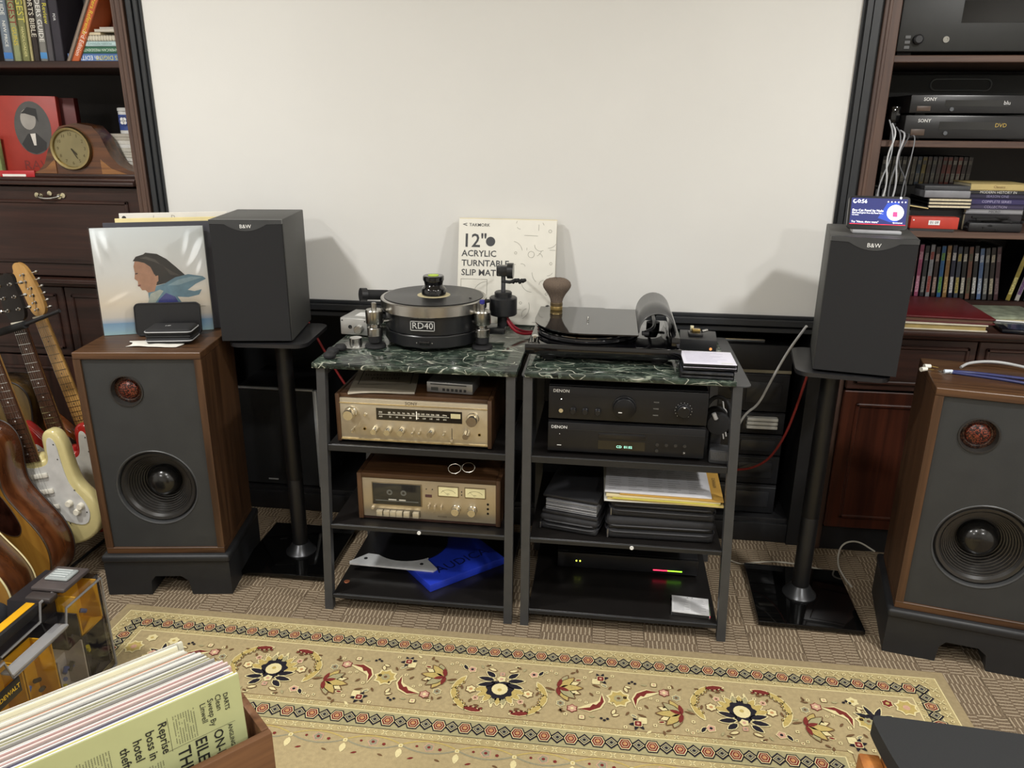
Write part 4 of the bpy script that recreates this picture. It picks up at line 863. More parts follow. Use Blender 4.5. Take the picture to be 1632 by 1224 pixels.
# speaker cable with clips on the right floor speaker
k = thing('speaker_cable', 'blue speaker cable with bare silver ends on the right floor speaker', 'cable', (0, 0, 0))
nv = mat('#2a3060', .35)
MB().tube([(.955, 2.15, .816), (1.0, 2.148, .816), (1.06, 2.13, .816), (1.15, 2.10, .816), (1.22, 2.08, .816)], .004, nv, 8, smooth=2).done('wire', k)
MB().tube([(.955, 2.142, .815), (1.0, 2.125, .815), (1.06, 2.10, .815), (1.13, 2.06, .815), (1.2, 2.01, .815)], .004, nv, 8, smooth=2).done('wire', k)
MB().tube([(1.0, 2.20, .814), (1.03, 2.225, .822), (1.10, 2.23, .828), (1.17, 2.20, .822), (1.2, 2.18, .814)], .004, mat('#a9abab', .3), 8, smooth=3).done('wire', k)
b = MB()
for q in range(7): b.tube([(.957, 2.146, .816), (.945, 2.145+.004*(q-3), .815+.002*(q % 2)), (.925, 2.147+.005*(q-3), .813)], .0008, CHROME, 4)
b.tube([(.935, 2.146, .816), (.956, 2.146, .816)], .006, mat('#c9d2dc', .15), 8); b.done('stripped_end', k)
for i, (x, y, a) in enumerate(((.885, 2.155, .4), (.905, 2.185, .2))):
    o = thing('cable_plug', 'small white cable plug on the right floor speaker, %s from left' % ORD[i], 'plug', (x, y, .8175), a, 'white cable plugs on the right speaker')
    MB().cyl((-.009, 0, 0), (.009, 0, 0), .0065, mat('#e6e4da', .4), .0055, 14).done('cap', o); MB().cyl((.009, 0, 0), (.03, -.004, -.003), .0015, GOLDM).done('pin', o)

# ---------------------------------------------------------------- equipment racks and marble tops
MARB = marble(); SHELF = mat('#1b1918', .28, var=.1)
def rack(label, fl, fr, tl, tr, y0=1.985, y1=2.43, plate=None):
    k = thing('equipment_rack', label, 'rack', ((fl+fr)/2, y0, 0), 0, 'black equipment racks'); cx = (fl+fr)/2
    zt = .795; q = .0125
    def xl(z): return fl+(tl-fl)*z/zt-cx
    def xr(z): return fr+(tr-fr)*z/zt-cx
    for f, yy in ((xl, 0), (xl, y1-y0), (xr, 0), (xr, y1-y0)):
        MB().rings([[(f(z)-q, yy, z), (f(z)+q, yy, z), (f(z)+q, yy+2*q, z), (f(z)-q, yy+2*q, z)] for z in (0, zt)], FRAME, True, True, True).done('leg', k)
    for z in (.562, .300, .055):
        MB().box(xl(z)+q, xr(z)-q, .008, y1-y0+.02, z-.015, z, SHELF, .001, seg=1).done('shelf', k)
        MB().box(xl(z)+q, xr(z)-q, .002, .0075, z-(.019 if z > .4 else .013), z+.0006, RAIL, .001, seg=1).done('shelf_rail', k)
    for f in (xl, xr): MB().box(f(zt)-q, f(zt)+q, 2*q+.001, y1-y0-.001, zt-.022, zt, FRAME).done('side_rail', k)
    MB().lathe([(.0058, 0), (.0058, .003), (.004, .004), (.0015, .002), (0, .002)], mat('#e8e8e4', .3), 16, T(.015, .002, .293) @ UP).done('screw_cap', k)
    if plate: MB().prism(rrect(plate[0]-cx, plate[1]-cx, .001, .50, .02), zt+.0002, zt+.003, FRAME, ID).done('top_plate', k)
    return k
rack('black metal rack holding the silver receiver and cassette deck', -.812, -.247, -.782, -.243)
rack('black metal rack holding the black amplifier and disc wallets', -.196, .391, -.196, .362, plate=(-.215, .398))
o = MB().box(-.805, -.226, 1.978, 2.50, 0, .0155, MARB, .002).done('marble_slab'); o.location.z = .7965; tag(o, 'green marble slab under the silver belt drive turntable', 'slab', 'green marble slabs on the racks')
o = MB().box(-.205, .357, 1.978, 2.50, 0, .0135, MARB, .002).done('marble_slab'); o.location.z = .7985; tag(o, 'green marble slab under the glossy black turntable', 'slab', 'green marble slabs on the racks')
# ---------------------------------------------------------------- silver turntable on the left slab
ZM = .8121
k = thing('turntable', 'silver and black belt drive turntable on the left marble slab', 'turntable', (-.515, 2.265, ZM))
pbk = mat('#17181a', .32, coat=.2)
def octo(r, z0, z1, m, nm, n=12): MB().lathe([(r*.96, z0), (r, z0+.004), (r, z1-.003), (r*.985, z1)], m, n, RZ(PI/n)).done(nm, k)
octo(.150, .012, .05, pbk, 'lower_plinth', 14)
MB().lathe([(.142, .050), (.146, .053), (.146, .103), (.143, .106)], pbk, 64).done('upper_plinth', k)
MB().lathe([(.100, 0), (.1, .012)], BLACK, 40).done('foot_ring', k)
MB().lathe([(.158, .1065), (.161, .109), (.161, .138), (.158, .1405), (.0, .1405)], mat('#bdbbb6', .22, 1, var=.04), 80).done('platter', k)
b = MB(); BM = T(-.002, -.1492, .082) @ UP
for x0, x1, y0, y1 in ((-.036, .036, .0125, .0145), (-.036, .036, -.0145, -.0125), (-.036, -.034, -.0145, .0145), (.034, .036, -.0145, .0145)): b.shape([(x0, y0), (x1, y0), (x1, y1), (x0, y1)], mat('#bcbcb8', .4), BM, .0004)
b.text('RD40', .027, mat('#c4c4c0', .4), BM @ T(0, 0, .0004)); bo = b.done('name_badge', k, flat=True)
MB().box(-.038, .034, -.1490, -.140, .066, .098, BLACK, .001).done('badge_plate', k)
MB().box(-.012, .018, -.154, -.146, .026, .038, GLOSS, .002).done('switch', k)
for d in (-.02, .026): MB().lathe([(.002, 0), (.002, .003), (0, .003)], CHROME, 8, T(d, -.149, .032) @ UP).done('screw', k)
def pillar(x, y, nm='levelling_pillar'):
    b = MB(); b.lathe([(.030, 0), (.032, .004), (.030, .010), (.012, .013), (.012, .018)], RUBBER, 28, T(x, y, 0)); b.lathe([(.020, .018), (.0205, .036)], BLACK, 24, T(x, y, 0)); po = b.done(nm, k)
    b = MB(); b.lathe([(.021, .036), (.0225, .038), (.0225, .060), (.021, .062), (.015, .064), (.015, .072), (.024, .074), (.0255, .077), (.0255, .112), (.023, .116), (.008, .117), (.008, .134), (.006, .136), (0, .136)], mat('#b2b0aa', .24, 1, var=.05), 32, T(x, y, 0)); b.done('steel_column', po)
    MB().cyl((x*.86, y*.86, .078), (x*.72, y*.72, .078), .007, STEEL).done('bracket', po)
pillar(-.158, -.105); pillar(.160, -.07); pillar(0, .178)
MB().lathe([(.006, .136), (.0075, .137), (.0075, .147), (.006, .148)], mat('#2c2c80', .4), 14, T(.160, -.07, 0)).done('blue_cap', k)
# tonearm assembly on the right
ta = MB(); ta.lathe([(.040, .075), (.043, .078), (.043, .128), (.040, .131), (.027, .133), (.027, .145), (.024, .148), (0, .148)], mat('#1a1b1d', .4), 36, T(.205, .06, 0)); to = ta.done('tonearm_base', k)
MB().cyl((.205, .06, .146), (.205, .062, .205), .007, mat('#55565a', .3, .7)).done('arm_post', to)
MB().box(.185, .222, .045, .075, .196, .228, pbk, .004).done('bearing_block', to)
MB().cyl((.218, .06, .212), (.236, .06, .212), .024, pbk, n=28).done('counterweight', to)
MB().tube([(.205, .07, .212), (.207, .15, .205), (.205, .21, .195)], .004, mat('#2a2b2e', .3), 8).done('arm_tube', to)
MB().tube([(.20, .058, .18), (.225, .055, .178), (.25, .05, .185)], .005, RUBBER, 8).done('cueing_lever', to)
for q in range(4): MB().cyl((.235+.01*q, .05, .18+.004*(q % 2)), (.245+.01*q, .045, .188), .007, RUBBER, .005).done('anti_skate_weight', to)
MB().tube([(.165, .02, .125), (.14, -.02, .13), (.115, -.035, .14)], .006, RUBBER, 8).done('arm_rest', to)
MB().cyl((.205, .06, .04), (.205, .06, .075), .018, BLACK).done('arm_column', to); MB().box(.12, .215, .02, .085, .02, .04, pbk, .003).done('arm_bracket', to)
# motor at rear left
mo = MB(); mo.cyl((-.175, .10, .115), (-.232, .062, .122), .016, RUBBER, n=24); m_o = mo.done('motor_housing', k)
MB().cyl((-.232, .062, .122), (-.248, .051, .124), .021, mat('#1a1a1c', .5), n=24).done('motor_cap', m_o); MB().lathe([(.028, 0), (.028, .118), (.02, .121)], BLACK, 24, T(-.165, .135, 0)).done('motor_pod', k)
# record and weight
k = thing('vinyl_record', 'black vinyl record on the silver turntable platter', 'record', (-.515, 2.265, ZM+.1408))
def vinyl():
    m, nt, bs = newmat('vinyl_grooves'); L = nt.links; tc = nd(nt, 'ShaderNodeTexCoord'); ln = nd(nt, 'ShaderNodeVectorMath', operation='LENGTH'); L.new(tc.outputs['Object'], ln.inputs[0])
    wv = nd(nt, 'ShaderNodeMath', operation='MULTIPLY'); wv.inputs[1].default_value = 2600; L.new(ln.outputs['Value'], wv.inputs[0]); si = nd(nt, 'ShaderNodeMath', operation='SINE'); L.new(wv.outputs[0], si.inputs[0])
    bp = nd(nt, 'ShaderNodeBump'); bp.inputs['Strength'].default_value = .25; bp.inputs['Distance'].default_value = .0005; L.new(si.outputs[0], bp.inputs['Height']); L.new(bp.outputs['Normal'], bs.inputs['Normal'])
    bs.inputs['Base Color'].default_value = C('#131315'); bs.inputs['Roughness'].default_value = .28
    return m
MB().lathe([(0, 0), (.149, 0), (.1505, .001), (.149, .002), (.053, .0018), (0, .0018)], vinyl(), 90, c0=False, c1=False).done('disc', k)
MB().lathe([(.0, .0021), (.050, .0021)], mat('#cbbf98', .6), 40, c0=False, c1=False).done('label_disc', k)
k = thing('record_weight', 'black record weight with lime green top on the vinyl record', 'record weight', (-.515, 2.265, ZM+.1432))
MB().lathe([(.034, 0), (.037, .003), (.037, .018), (.035, .022), (.030, .026), (.027, .032), (.029, .042), (.032, .046), (.032, .056), (.030, .059), (0, .059)], mat('#0c0c0e', .12, coat=.4), 48).done('body', k)
MB().lathe([(0, .0595), (.0165, .0595), (.016, .0605), (0, .061)], mat('#b4cf3e', .5), 32, c0=False, c1=False).done('cap', k)

k = thing('power_supply', 'small silver aluminium power supply box with knob beside turntable', 'power supply', (-.775, 2.27, ZM), R(-6))
MB().box(-.045, .045, 0, .12, .004, .058, mat('#b8b8b6', .35, .7, var=.04), .003).done('case', k)
for fx in (-.03, .03):
    for fy in (.02, .10): MB().lathe([(.006, 0), (.006, .004)], RUBBER, 10, T(fx, fy, 0)).done('foot', k)
MB().lathe([(.014, 0), (.014, .016), (.012, .018), (0, .018)], STEEL, 24, T(.02, 0, .025) @ UP).done('knob', k); MB().lathe([(.006, 0), (.006, .002), (.004, .002), (.004, .0)], BLACK, 16, T(-.012, 0, .03) @ UP).done('jack', k)
MB().shape([(-.02, .03), (.02, .03), (.02, .08), (-.02, .08)], INKW, T(.01, 0, .0583)).done('label_sticker', k, flat=True)
for sx_ in (-.038, .038): MB().lathe([(.002, 0), (.002, .002), (0, .002)], BLACK, 8, T(sx_, 0, .05) @ UP).done('screw', k)
k = thing('record_adapter', 'silver aluminium single adapter puck on the marble slab', 'adapter', (-.735, 2.165, ZM))
MB().lathe([(.045, 0), (.045, .0035), (.044, .004), (0, .004)], mat('#a9a9a6', .3, 1), 40).done('disc', k); MB().lathe([(.019, .004), (.019, .025), (.018, .026), (0, .026)], STEEL, 32).done('hub', k)
for i, (x, y) in enumerate(((-.768, 2.028), (-.775, 2.072), (-.765, 2.112))):
    o = MB().lathe([(.014, 0), (.018, .006), (.018, .011), (.013, .018), (.005, .020), (0, .020)], RUBBER, 24).done('rubber_puck'); o.location = (x, y, ZM); tag(o, 'black rubber puck, %s from the front corner of the left slab' % ORD[i], 'puck', 'rubber pucks on the left slab')
# slip mat box
k = thing('slip_mat_box', 'white printed slip mat box leaning on the wall behind the turntables', 'box', M=T(-.328, 2.49, ZM+.0012) @ RX(-R(12.5)))
MB().box(-.163, .163, 0, .010, 0, .345, mat('#dedbd0', .6, var=.02), .001).done('box', k)
MB().box(-.163, .163, .0105, .016, 0, .349, mat('#cfc4a4', .6, var=.05), .001).done('back_flap', k)
F_ = T(-.163, -.0006, .345) @ UP; b = MB(); dk = mat('#3a3b3e', .5, var=.02)
def tb(s, x, y, sz, bold=True):
    b.text(s, sz, dk, F_ @ T(x, -y, .0001), 'LEFT', .012 if bold else .004)
tb('TAKMORK', .035, .020, .0145, False); tb('12"', .012, .073, .062); tb('ACRYLIC', .012, .114, .029); tb('TURNTABLE', .012, .146, .029); tb('SLIP MAT', .012, .177, .029)
b.shape([(.012, -.018), (.028, -.014), (.028, -.016), (.018, -.0185), (.028, -.021), (.028, -.024)], dk, F_)
b.shape(circ(.108, -.073, .0155, 28), dk, F_); b.done('lettering', k, flat=True)
b = MB(); gy_ = mat('#8b897f', .5)
def stroke(pts, wd=.0005):
    for (ax, ay), (cx_, cy_) in zip(pts, pts[1:]):
        L = math.hypot(cx_-ax, cy_-ay) or 1; ex, ey = -(cy_-ay)/L*wd, (cx_-ax)/L*wd
        b.shape([(ax-ex, ay-ey), (cx_-ex, cy_-ey), (cx_+ex, cy_+ey), (ax+ex, ay+ey)], gy_, F_, .0002)
def arc(cx_, cy_, r, a0, a1): stroke([(cx_+r*math.cos(R(a0+(a1-a0)*q/12)), -cy_+r*math.sin(R(a0+(a1-a0)*q/12))) for q in range(13)])
for a in ((.305, .035, .005, 0, 360), (.245, .112, .0105, 0, 360), (.193, .108, .004, 0, 360), (.311, .14, .004, 0, 360), (.275, .08, .02, 180, 300), (.18, .105, .035, 10, 80), (.25, .20, .035, 190, 270), (.30, .06, .03, 270, 330), (.29, .17, .04, 180, 230), (.21, .25, .045, 200, 280), (.30, .16, .02, 270, 330), (.25, .09, .03, 300, 340), (.27, .12, .012, 0, 90), (.215, .155, .012, 20, 110), (.205, .02, .01, 200, 280), (.30, .24, .004, 0, 360), (.20, .285, .045, 300, 380), (.215, .272, .004, 0, 360), (.24, .31, .02, 100, 200), (.29, .21, .015, 90, 180)): arc(*a)
for a in (((.22, -.05), (.265, -.051)), ((.267, -.014), (.267, -.034)), ((.28, -.008), (.284, -.016)), ((.195, -.004), (.192, -.012)), ((.178, -.145), (.195, -.146)), ((.305, -.096), (.325, -.096)), ((.23, -.09), (.23, -.098)), ((.012, -.198), (.1, -.198), (.1, -.33), (.012, -.33), (.012, -.198)), ((.255, -.335), (.29, -.335))): stroke(a)
arc(.10, .25, .045, 90, 200); b.done('line_drawing', k, flat=True)

# red cable from the tonearm
o = MB().tube([(-.31, 2.325, .895), (-.285, 2.31, .85), (-.255, 2.33, .823), (-.20, 2.38, .818), (-.17, 2.46, .82), (-.16, 2.515, .82), (-.16, 2.53, .70)], .0045, mat('#a02634', .45), 8, smooth=2).done('tonearm_cable'); tag(o, 'red tonearm cable running over the back of the marble', 'cable')
o = MB().tube([(-.30, 2.315, .885), (-.27, 2.325, .84), (-.225, 2.37, .82), (-.185, 2.44, .821), (-.178, 2.515, .822), (-.178, 2.53, .70)], .004, mat('#8a2030', .45), 8, smooth=2).done('tonearm_cable'); tag(o, 'thinner dark red tonearm cable beside the red one', 'cable')

# ---------------------------------------------------------------- black turntable on the right slab
k = thing('turntable', 'glossy black turntable with acrylic dust cover on the right slab', 'turntable', (0, 2.25, ZM))
MB().box(-.175, .185, -.145, .16, .010, .030, BLACK, .003).done('sub_plinth', k); MB().box(-.208, .212, -.165, .175, .030, .050, GLOSS, .003).done('plinth', k)
for x in (-.15, .16):
    for y in (-.12, .13): MB().lathe([(.02, 0), (.022, .010)], RUBBER, 20, T(x, y, 0)).done('foot', k)
MB().box(-.215, .218, -.176, -.166, .024, .054, GLOSS, .003).done('front_lip', k)
PC = (-.045, 0)
MB().lathe([(.15, .053), (.1515, .055), (.1515, .062), (.15, .064), (0, .064)], mat('#2a2a2c', .08, .2, coat=.6), 72, T(PC[0], PC[1], 0)).done('platter', k)
MB().lathe([(.151, .0665), (.1525, .068), (.1525, .071), (.151, .0725), (0, .0725)], clear('#555a58', .25, .03), 72, T(PC[0], PC[1], 0)).done('glass_mat', k)
MB().lathe([(.14, .0505), (.14, .0525)], STEEL, 48, T(PC[0], PC[1], 0)).done('sub_platter', k)
COVT = mat('#3a3b3c', .06, var=.03, coat=.4)
arcp = [(PC[0]+.158*math.cos(R(a)), PC[1]+.158*math.sin(R(a))) for a in range(190, 283, 6)]
cov = [(-.20, .165), (-.115, .165), (-.11, .172), (.0, .172), (.005, .165), (.10, .165), (.10, -.152)]+arcp[::-1]+[(-.203, .0)]
cv = MB().prism(cov, .081, .0845, mat('#161718', .04, var=.03, coat=.5), ID).done('dust_cover', k)
xa, xb, ya, yb2 = .10, .205, -.12, .165; cxa = (xa+xb)/2; ra = (xb-xa)/2
rs = []
for y in (ya, yb2):
    rs.append([(cxa-ra*math.cos(R(a)), y, .083+ra*1.12*math.sin(R(a))) for a in range(0, 187, 11)])
ob = MB().rings(rs, mat('#4c4c4c', .32, var=.03, coat=.2), False).done('arched_hood', cv); sm = ob.modifiers.new('thickness', 'SOLIDIFY'); sm.thickness = .003
MB().box(.19, .213, -.16, .165, .0505, .083, GLOSS, .002).done('side_wall', k)
MB().lathe([(.003, .0845), (.003, .094), (.0015, .097), (0, .097)], CHROME, 12, T(PC[0], PC[1], 0)).done('spindle', k)
b = MB(); b.lathe([(.02, .0505), (.02, .075)], BLACK, 20, T(.15, .05, 0)); b.tube([(.15, .09, .088), (.15, .0, .09), (.145, -.08, .088), (.12, -.11, .084)], .005, mat('#2a2a2c', .25, .5), 8, smooth=2); b.box(.11, .13, -.118, -.10, .075, .085, BLACK, .002); b.cyl((.15, .10, .088), (.15, .125, .088), .013, BLACK); b.done('tonearm', k)
MB().lathe([(.011, .0505), (.011, .066), (.008, .068)], CHROME, 16, T(-.19, -.13, 0)).done('motor_pulley', k)
MB().box(.195, .207, -.166, -.1655, .036, .040, mat('#c8c8c0', .3)).done('badge', k)
for i, x in enumerate((-.18, .19)): MB().cyl((x, .165, .078), (x, .18, .078), .008, BLACK).done('hinge', k)
# brush on the dust cover
k = thing('cleaning_brush', 'soft brown brush standing upright on the glossy dust cover', 'brush', (-.148, 2.375, ZM+.0848))
fer = [(.0185, 0), (.0195, .002), (.0195, .010), (.018, .013)]
MB().lathe(fer, mat('#8a7444', .35, .5), 28).done('ferrule', k); MB().lathe([(.0198, .0135), (.0195, .0225), (.0185, .024)], mat('#5a4a30', .4, .3), 28).done('collar', k)
def bristle():
    m, nt, bs = newmat('bristles'); L = nt.links; tc = nd(nt, 'ShaderNodeTexCoord'); mp = nd(nt, 'ShaderNodeMapping'); mp.inputs['Scale'].default_value = (500, 500, 12); L.new(tc.outputs['Object'], mp.inputs[0])
    nz = nd(nt, 'ShaderNodeTexNoise'); nz.inputs['Scale'].default_value = 1; L.new(mp.outputs[0], nz.inputs['Vector']); rp = nd(nt, 'ShaderNodeValToRGB'); rp.color_ramp.elements[0].color = C('#463a31'); rp.color_ramp.elements[1].color = C('#7a6a5c'); L.new(nz.outputs['Fac'], rp.inputs[0]); L.new(rp.outputs[0], bs.inputs['Base Color']); bs.inputs['Roughness'].default_value = .9
    return m
b = MB(); rs = []
for r, z in ((.018, .024), (.021, .036), (.028, .05), (.037, .062), (.0425, .071), (.0445, .079), (.042, .087), (.035, .094), (.024, .0985), (.012, .1005), (.001, .101)):
    rs.append([(r*math.cos(2*PI*q/36), r*.72*math.sin(2*PI*q/36), z+.0012*math.sin(9*q)*(z > .08)) for q in range(36)])
b.rings(rs, bristle(), True, True, True).done('bristles', k)
# phono box, cartridge, discs
k = thing('phono_amplifier', 'small black phono box with orange light on the right slab', 'phono amplifier', (.277, 2.215, ZM), R(-5))
MB().box(-.053, .053, 0, .11, .004, .048, mat('#1c1d1f', .45), .002).done('case', k); MB().lathe([(.004, 0), (.004, .002), (0, .002)], mat('#e89a5c', .4, emit=.8), 12, T(.037, 0, .022) @ UP).done('lamp', k)
for fx in (-.04, .04):
    for fy in (.02, .09): MB().lathe([(.006, 0), (.006, .004)], RUBBER, 10, T(fx, fy, 0)).done('foot', k)
k = thing('phono_cartridge', 'gold and black cartridge in a clear box on the phono box', 'cartridge', (.272, 2.262, ZM+.0483))
MB().box(-.02, .022, -.018, .02, 0, .010, mat('#202022', .3), .003).done('holder', k); MB().box(-.010, .014, -.010, .010, .0102, .020, GOLDM, .002).done('body', k); MB().box(-.014, -.004, .008, .016, .0102, .026, mat('#cfc9a8', .4), .001).done('clip', k)
for q in range(4): MB().cyl((.006+.003*q, .010, .012+.002*(q % 2)), (.008+.003*q, .022, .014), .0009, GOLDM, n=6).done('pin', k)
MB().cyl((.02, .004, .012), (.036, .012, .014), .004, STEEL).done('finger_lift', k)
zz = ZM
for i, (c, n) in enumerate((('clear', 'clear empty disc case at the bottom of the stack on the slab'), ('clear', 'clear empty disc case second from the bottom on the slab'), ('white', 'disc case with pale violet print under the topmost one'), ('white', 'topmost disc case with pale violet back print on the slab'))):
    dx = -.004 if i < 2 else .002
    k = thing('disc_case', n, 'disc case', (.285+dx, 2.052 if i < 2 else 2.06, zz), R(-2 if i < 2 else 0), 'disc cases stacked on the slab')
    MB().box(-.071, .071, -.0625, .0625, 0, .0100, clear('#e4e6e8' if i < 2 else '#ffffff', .0, .05), .0008, seg=1).done('jewel_case', k)
    if i < 2: MB().box(-.066, .069, -.060, .060, .002, .0075, mat('#4b4c50', .35, var=.4, vs=60)).done('tray', k)
    else:
        MB().box(-.068, .069, -.060, .060, .0025, .0045, mat('#2a2a30', .4)).done('tray', k); b = MB(); b.box(-.069, .069, -.0605, .0605, .0078, .0088, mat('#efedfa', .5, var=.02)); cv_ = b.done('inlay_card', k)
        b = MB(); gv = mat('#8e8cac', .5)
        for q in range(9): b.shape([(-.06, .05-.011*q), (.03+.02*math.sin(q*2.3), .05-.011*q), (.03+.02*math.sin(q*2.3), .0485-.011*q), (-.06, .0485-.011*q)], gv, T(0, 0, .0090))
        b.shape([(.03, -.055), (.06, -.055), (.06, -.045), (.03, -.045)], INKW, T(0, 0, .0091)); b.done('back_print', cv_, flat=True)
    zz += .0103

# ---------------------------------------------------------------- receiver, deck, amplifier, player
def knob(par, x, z, r, ln, m=CHAMP, y=0, nm='knob', M=None):
    M = T(x, y, z) @ UP
    MB().lathe([(r*1.08, 0), (r*1.08, ln*.25), (r, ln*.3), (r*.96, ln*.92), (r*.86, ln), (0, ln)], m, 28, M).done(nm, par)
k = thing('receiver', 'vintage receiver with champagne front and walnut case on left rack', 'receiver', (-.527, 2.012, .5625))
w, h, d = .432, .138, .30; hw = w/2
b = MB(); b.box(-hw-.012, -hw, -.002, d, .004, h+.012, WAL, .002); b.box(hw, hw+.012, -.002, d, .004, h+.012, WAL, .002); b.box(-hw, hw, .006, d, h, h+.012, WALX, .001); b.box(-hw, hw, .02, d, .008, .02, BLACK); b.box(-hw, hw, d-.01, d, .02, h, BLACK); b.done('case', k)
for fx in (-.18, .18):
    for fy in (.03, .26): MB().lathe([(.012, 0), (.012, .008)], RUBBER, 14, T(fx, fy, 0)).done('foot', k)
fp = MB().box(-hw, hw, 0, .019, .008, h, CHAMP, .002).done('faceplate', k)
b = MB(); b.box(-hw, hw, -.002, 0, .010, .014, mat('#d8c9a4', .25, .9)); b.box(-hw, hw, -.002, 0, h-.016, h-.013, mat('#d8c9a4', .25, .9)); b.done('trim_strip', fp)
fx = lambda t: -hw+w*t
fz = lambda t: h-(h-.010)*t
MB().text('SONY', .0135, mat('#4c4230', .4), T(fx(.49), -.0006, fz(.065)) @ UP).done('logo', fp, flat=True)
dial = MB().box(fx(.25), fx(.83), -.0012, .001, fz(.48), fz(.2), mat('#1a1714', .2, coat=.3)).done('dial_window', fp)
b = MB(); cr = mat('#d8d2c0', .5, emit=.25)
b.shape([(fx(.265), -.0005), (fx(.745), -.0005), (fx(.745), .0005), (fx(.265), .0005)], cr, T(0, -.0018, fz(.345)) @ UP)
for q, s in enumerate(('88', '90', '92', '94', '96', '98', '100', '102', '104', '106', '108')): b.text(s, .0075, cr, T(fx(.34+.0325*q), -.0018, fz(.30)) @ UP)
for q, s in enumerate(('53', '60', '70', '80', '100', '120', '140', '160')): b.text(s, .0065, cr, T(fx(.345+.046*q), -.0018, fz(.40)) @ UP)
for q in range(36): b.shape([(fx(.335+.0105*q), 0), (fx(.335+.0105*q)+.0005, 0), (fx(.335+.0105*q)+.0005, .004), (fx(.335+.0105*q), .004)], cr, T(0, -.0018, fz(.343)) @ UP)
b.text('FM', .008, cr, T(fx(.28), -.0018, fz(.30)) @ UP); b.text('AM', .007, cr, T(fx(.28), -.0018, fz(.40)) @ UP); b.text('MHz', .0065, cr, T(fx(.715), -.0018, fz(.30)) @ UP); b.text('kHz', .006, cr, T(fx(.715), -.0018, fz(.40)) @ UP)
b.box(fx(.522), fx(.527), -.002, -.0015, fz(.43), fz(.24), mat('#f0e8d8', .5, emit=.4)); b.done('dial_scale', dial)
MB().box(fx(.755), fx(.82), -.0022, -.0013, fz(.36), fz(.25), mat('#b9b088', .4, emit=.15)).done('signal_meter', dial)
KN = mat('#d6d0c0', .2, .95, var=.03)
for x, z, r, ln in ((.08, .32, .0165, .036), (.905, .32, .0165, .036)): knob(fp, fx(x), fz(z), r, ln, KN)
for x in (.243, .335, .425, .625, .862): knob(fp, fx(x), fz(.70), .0098, .030, KN)
knob(fp, fx(.175), fz(.37), .0045, .008, KN)
for x in (.09, .5, .545, .71): MB().box(fx(x)-.0025, fx(x)+.0025, -.020, 0, fz(.78), fz(.70), KN, .001).done('lever_switch', fp)
MB().box(fx(.76)-.0008, fx(.76)+.0008, -.0006, 0, fz(.9), fz(.6), INK).done('slider_slot', fp); MB().box(fx(.76)-.004, fx(.76)+.004, -.009, -.001, fz(.92), fz(.86), CHAMP, .001).done('slider', fp)
for x in (.165, .945): MB().lathe([(.0042, 0), (.0042, .002), (.003, .002), (.003, -.002)], GOLDM, 16, T(fx(x), 0, fz(.72)) @ UP).done('jack', fp)
# things on the receiver
ztop = .5625+h+.0122
k = thing('instruction_manual', 'beige instruction manual lying on the vintage receiver', 'manual', (-.641, 2.15, ztop), R(9))
b = MB(); rs = []
for q in range(13):
    u = q/12; zz_ = .0006+.018*max(0, .5-u)**2*0+.014*(1-u)*math.sin(u*PI)*.5; rs.append((-.095+.19*u, zz_))
for dz, nm, m in ((0, 'pages', mat('#b6b0a2', .8)), (.0052, 'cover', mat('#8d8474', .7, var=.1))):
    b = MB(); b.rings([[(x, -.13, z+dz) for x, z in rs]+[(x, -.13, z+dz+.005*(dz == 0)+.0006) for x, z in rs[::-1]], [(x, .125, z+dz) for x, z in rs]+[(x, .125, z+dz+.005*(dz == 0)+.0006) for x, z in rs[::-1]]], m, True, True, True); b.done(nm, k)
b = MB(); fm = mat('#3c362e', .7); Z_ = .0135
for a in ((-.075, .08, -.075, -.078), (-.075, .08, .11, .107), (-.075, -.072, -.078, .11), (.077, .08, -.078, .11)): b.shape([(a[0], a[2]), (a[1], a[2]), (a[1], a[3]), (a[0], a[3])], fm, T(0, 0, Z_))
b.text('Instruction', .03, fm, T(0, .012, Z_)); b.text('Manual', .03, fm, T(0, -.025, Z_)); b.done('lettering', k, flat=True)
k = thing('remote_unit', 'small silver card reader with six black buttons on the receiver', 'device', (-.427, 2.05, ztop+.0002), R(-4))
MB().box(-.068, .068, 0, .09, .003, .034, mat('#9a9b9b', .35, .7), .002).done('case', k)
for fx_ in (-.05, .05): MB().box(fx_-.01, fx_+.01, .01, .08, 0, .003, RUBBER).done('foot', k)
MB().box(-.057, .05, -.0008, 0, .0265, .0295, INK).done('slot', k); MB().box(-.055, -.034, -.0008, 0, .009, .019, mat('#3c4040', .3)).done('display', k)
for q in range(6): MB().box(-.021+.0125*q, -.0135+.0125*q, -.002, 0, .009, .017, INK, .001).done('button', k)

k = thing('cassette_deck', 'vintage cassette deck with champagne front and wood case', 'cassette deck', (-.494, 2.035, .3005))
w, h, d = .408, .140, .235; hw = w/2
b = MB(); b.box(-hw-.014, -hw, -.004, d, .004, h+.016, WAL, .002); b.box(hw, hw+.014, -.004, d, .004, h+.016, WAL, .002); b.box(-hw, hw, -.002, d, h+.001, h+.016, WALX, .001); b.box(-hw, hw, .02, d, .006, .016, BLACK); b.done('case', k)
MB().box(-hw, hw, .002, .03, .004, .012, DKW).done('base_strip', k)
for fx_ in (-.17, .17): MB().box(fx_-.02, fx_+.02, .02, .05, 0, .004, RUBBER).done('foot', k)
fp = MB().box(-hw, hw, 0, .019, .012, h, mat('#c2b59c', .34, .75, var=.03), .002).done('faceplate', k); fx = lambda t: -hw+w*t; fz = lambda t: h-(h-.012)*t
MB().box(fx(.075), fx(.45), -.003, 0, fz(.67), fz(.09), mat('#8c8068', .3, .8), .001).done('window_frame', fp)
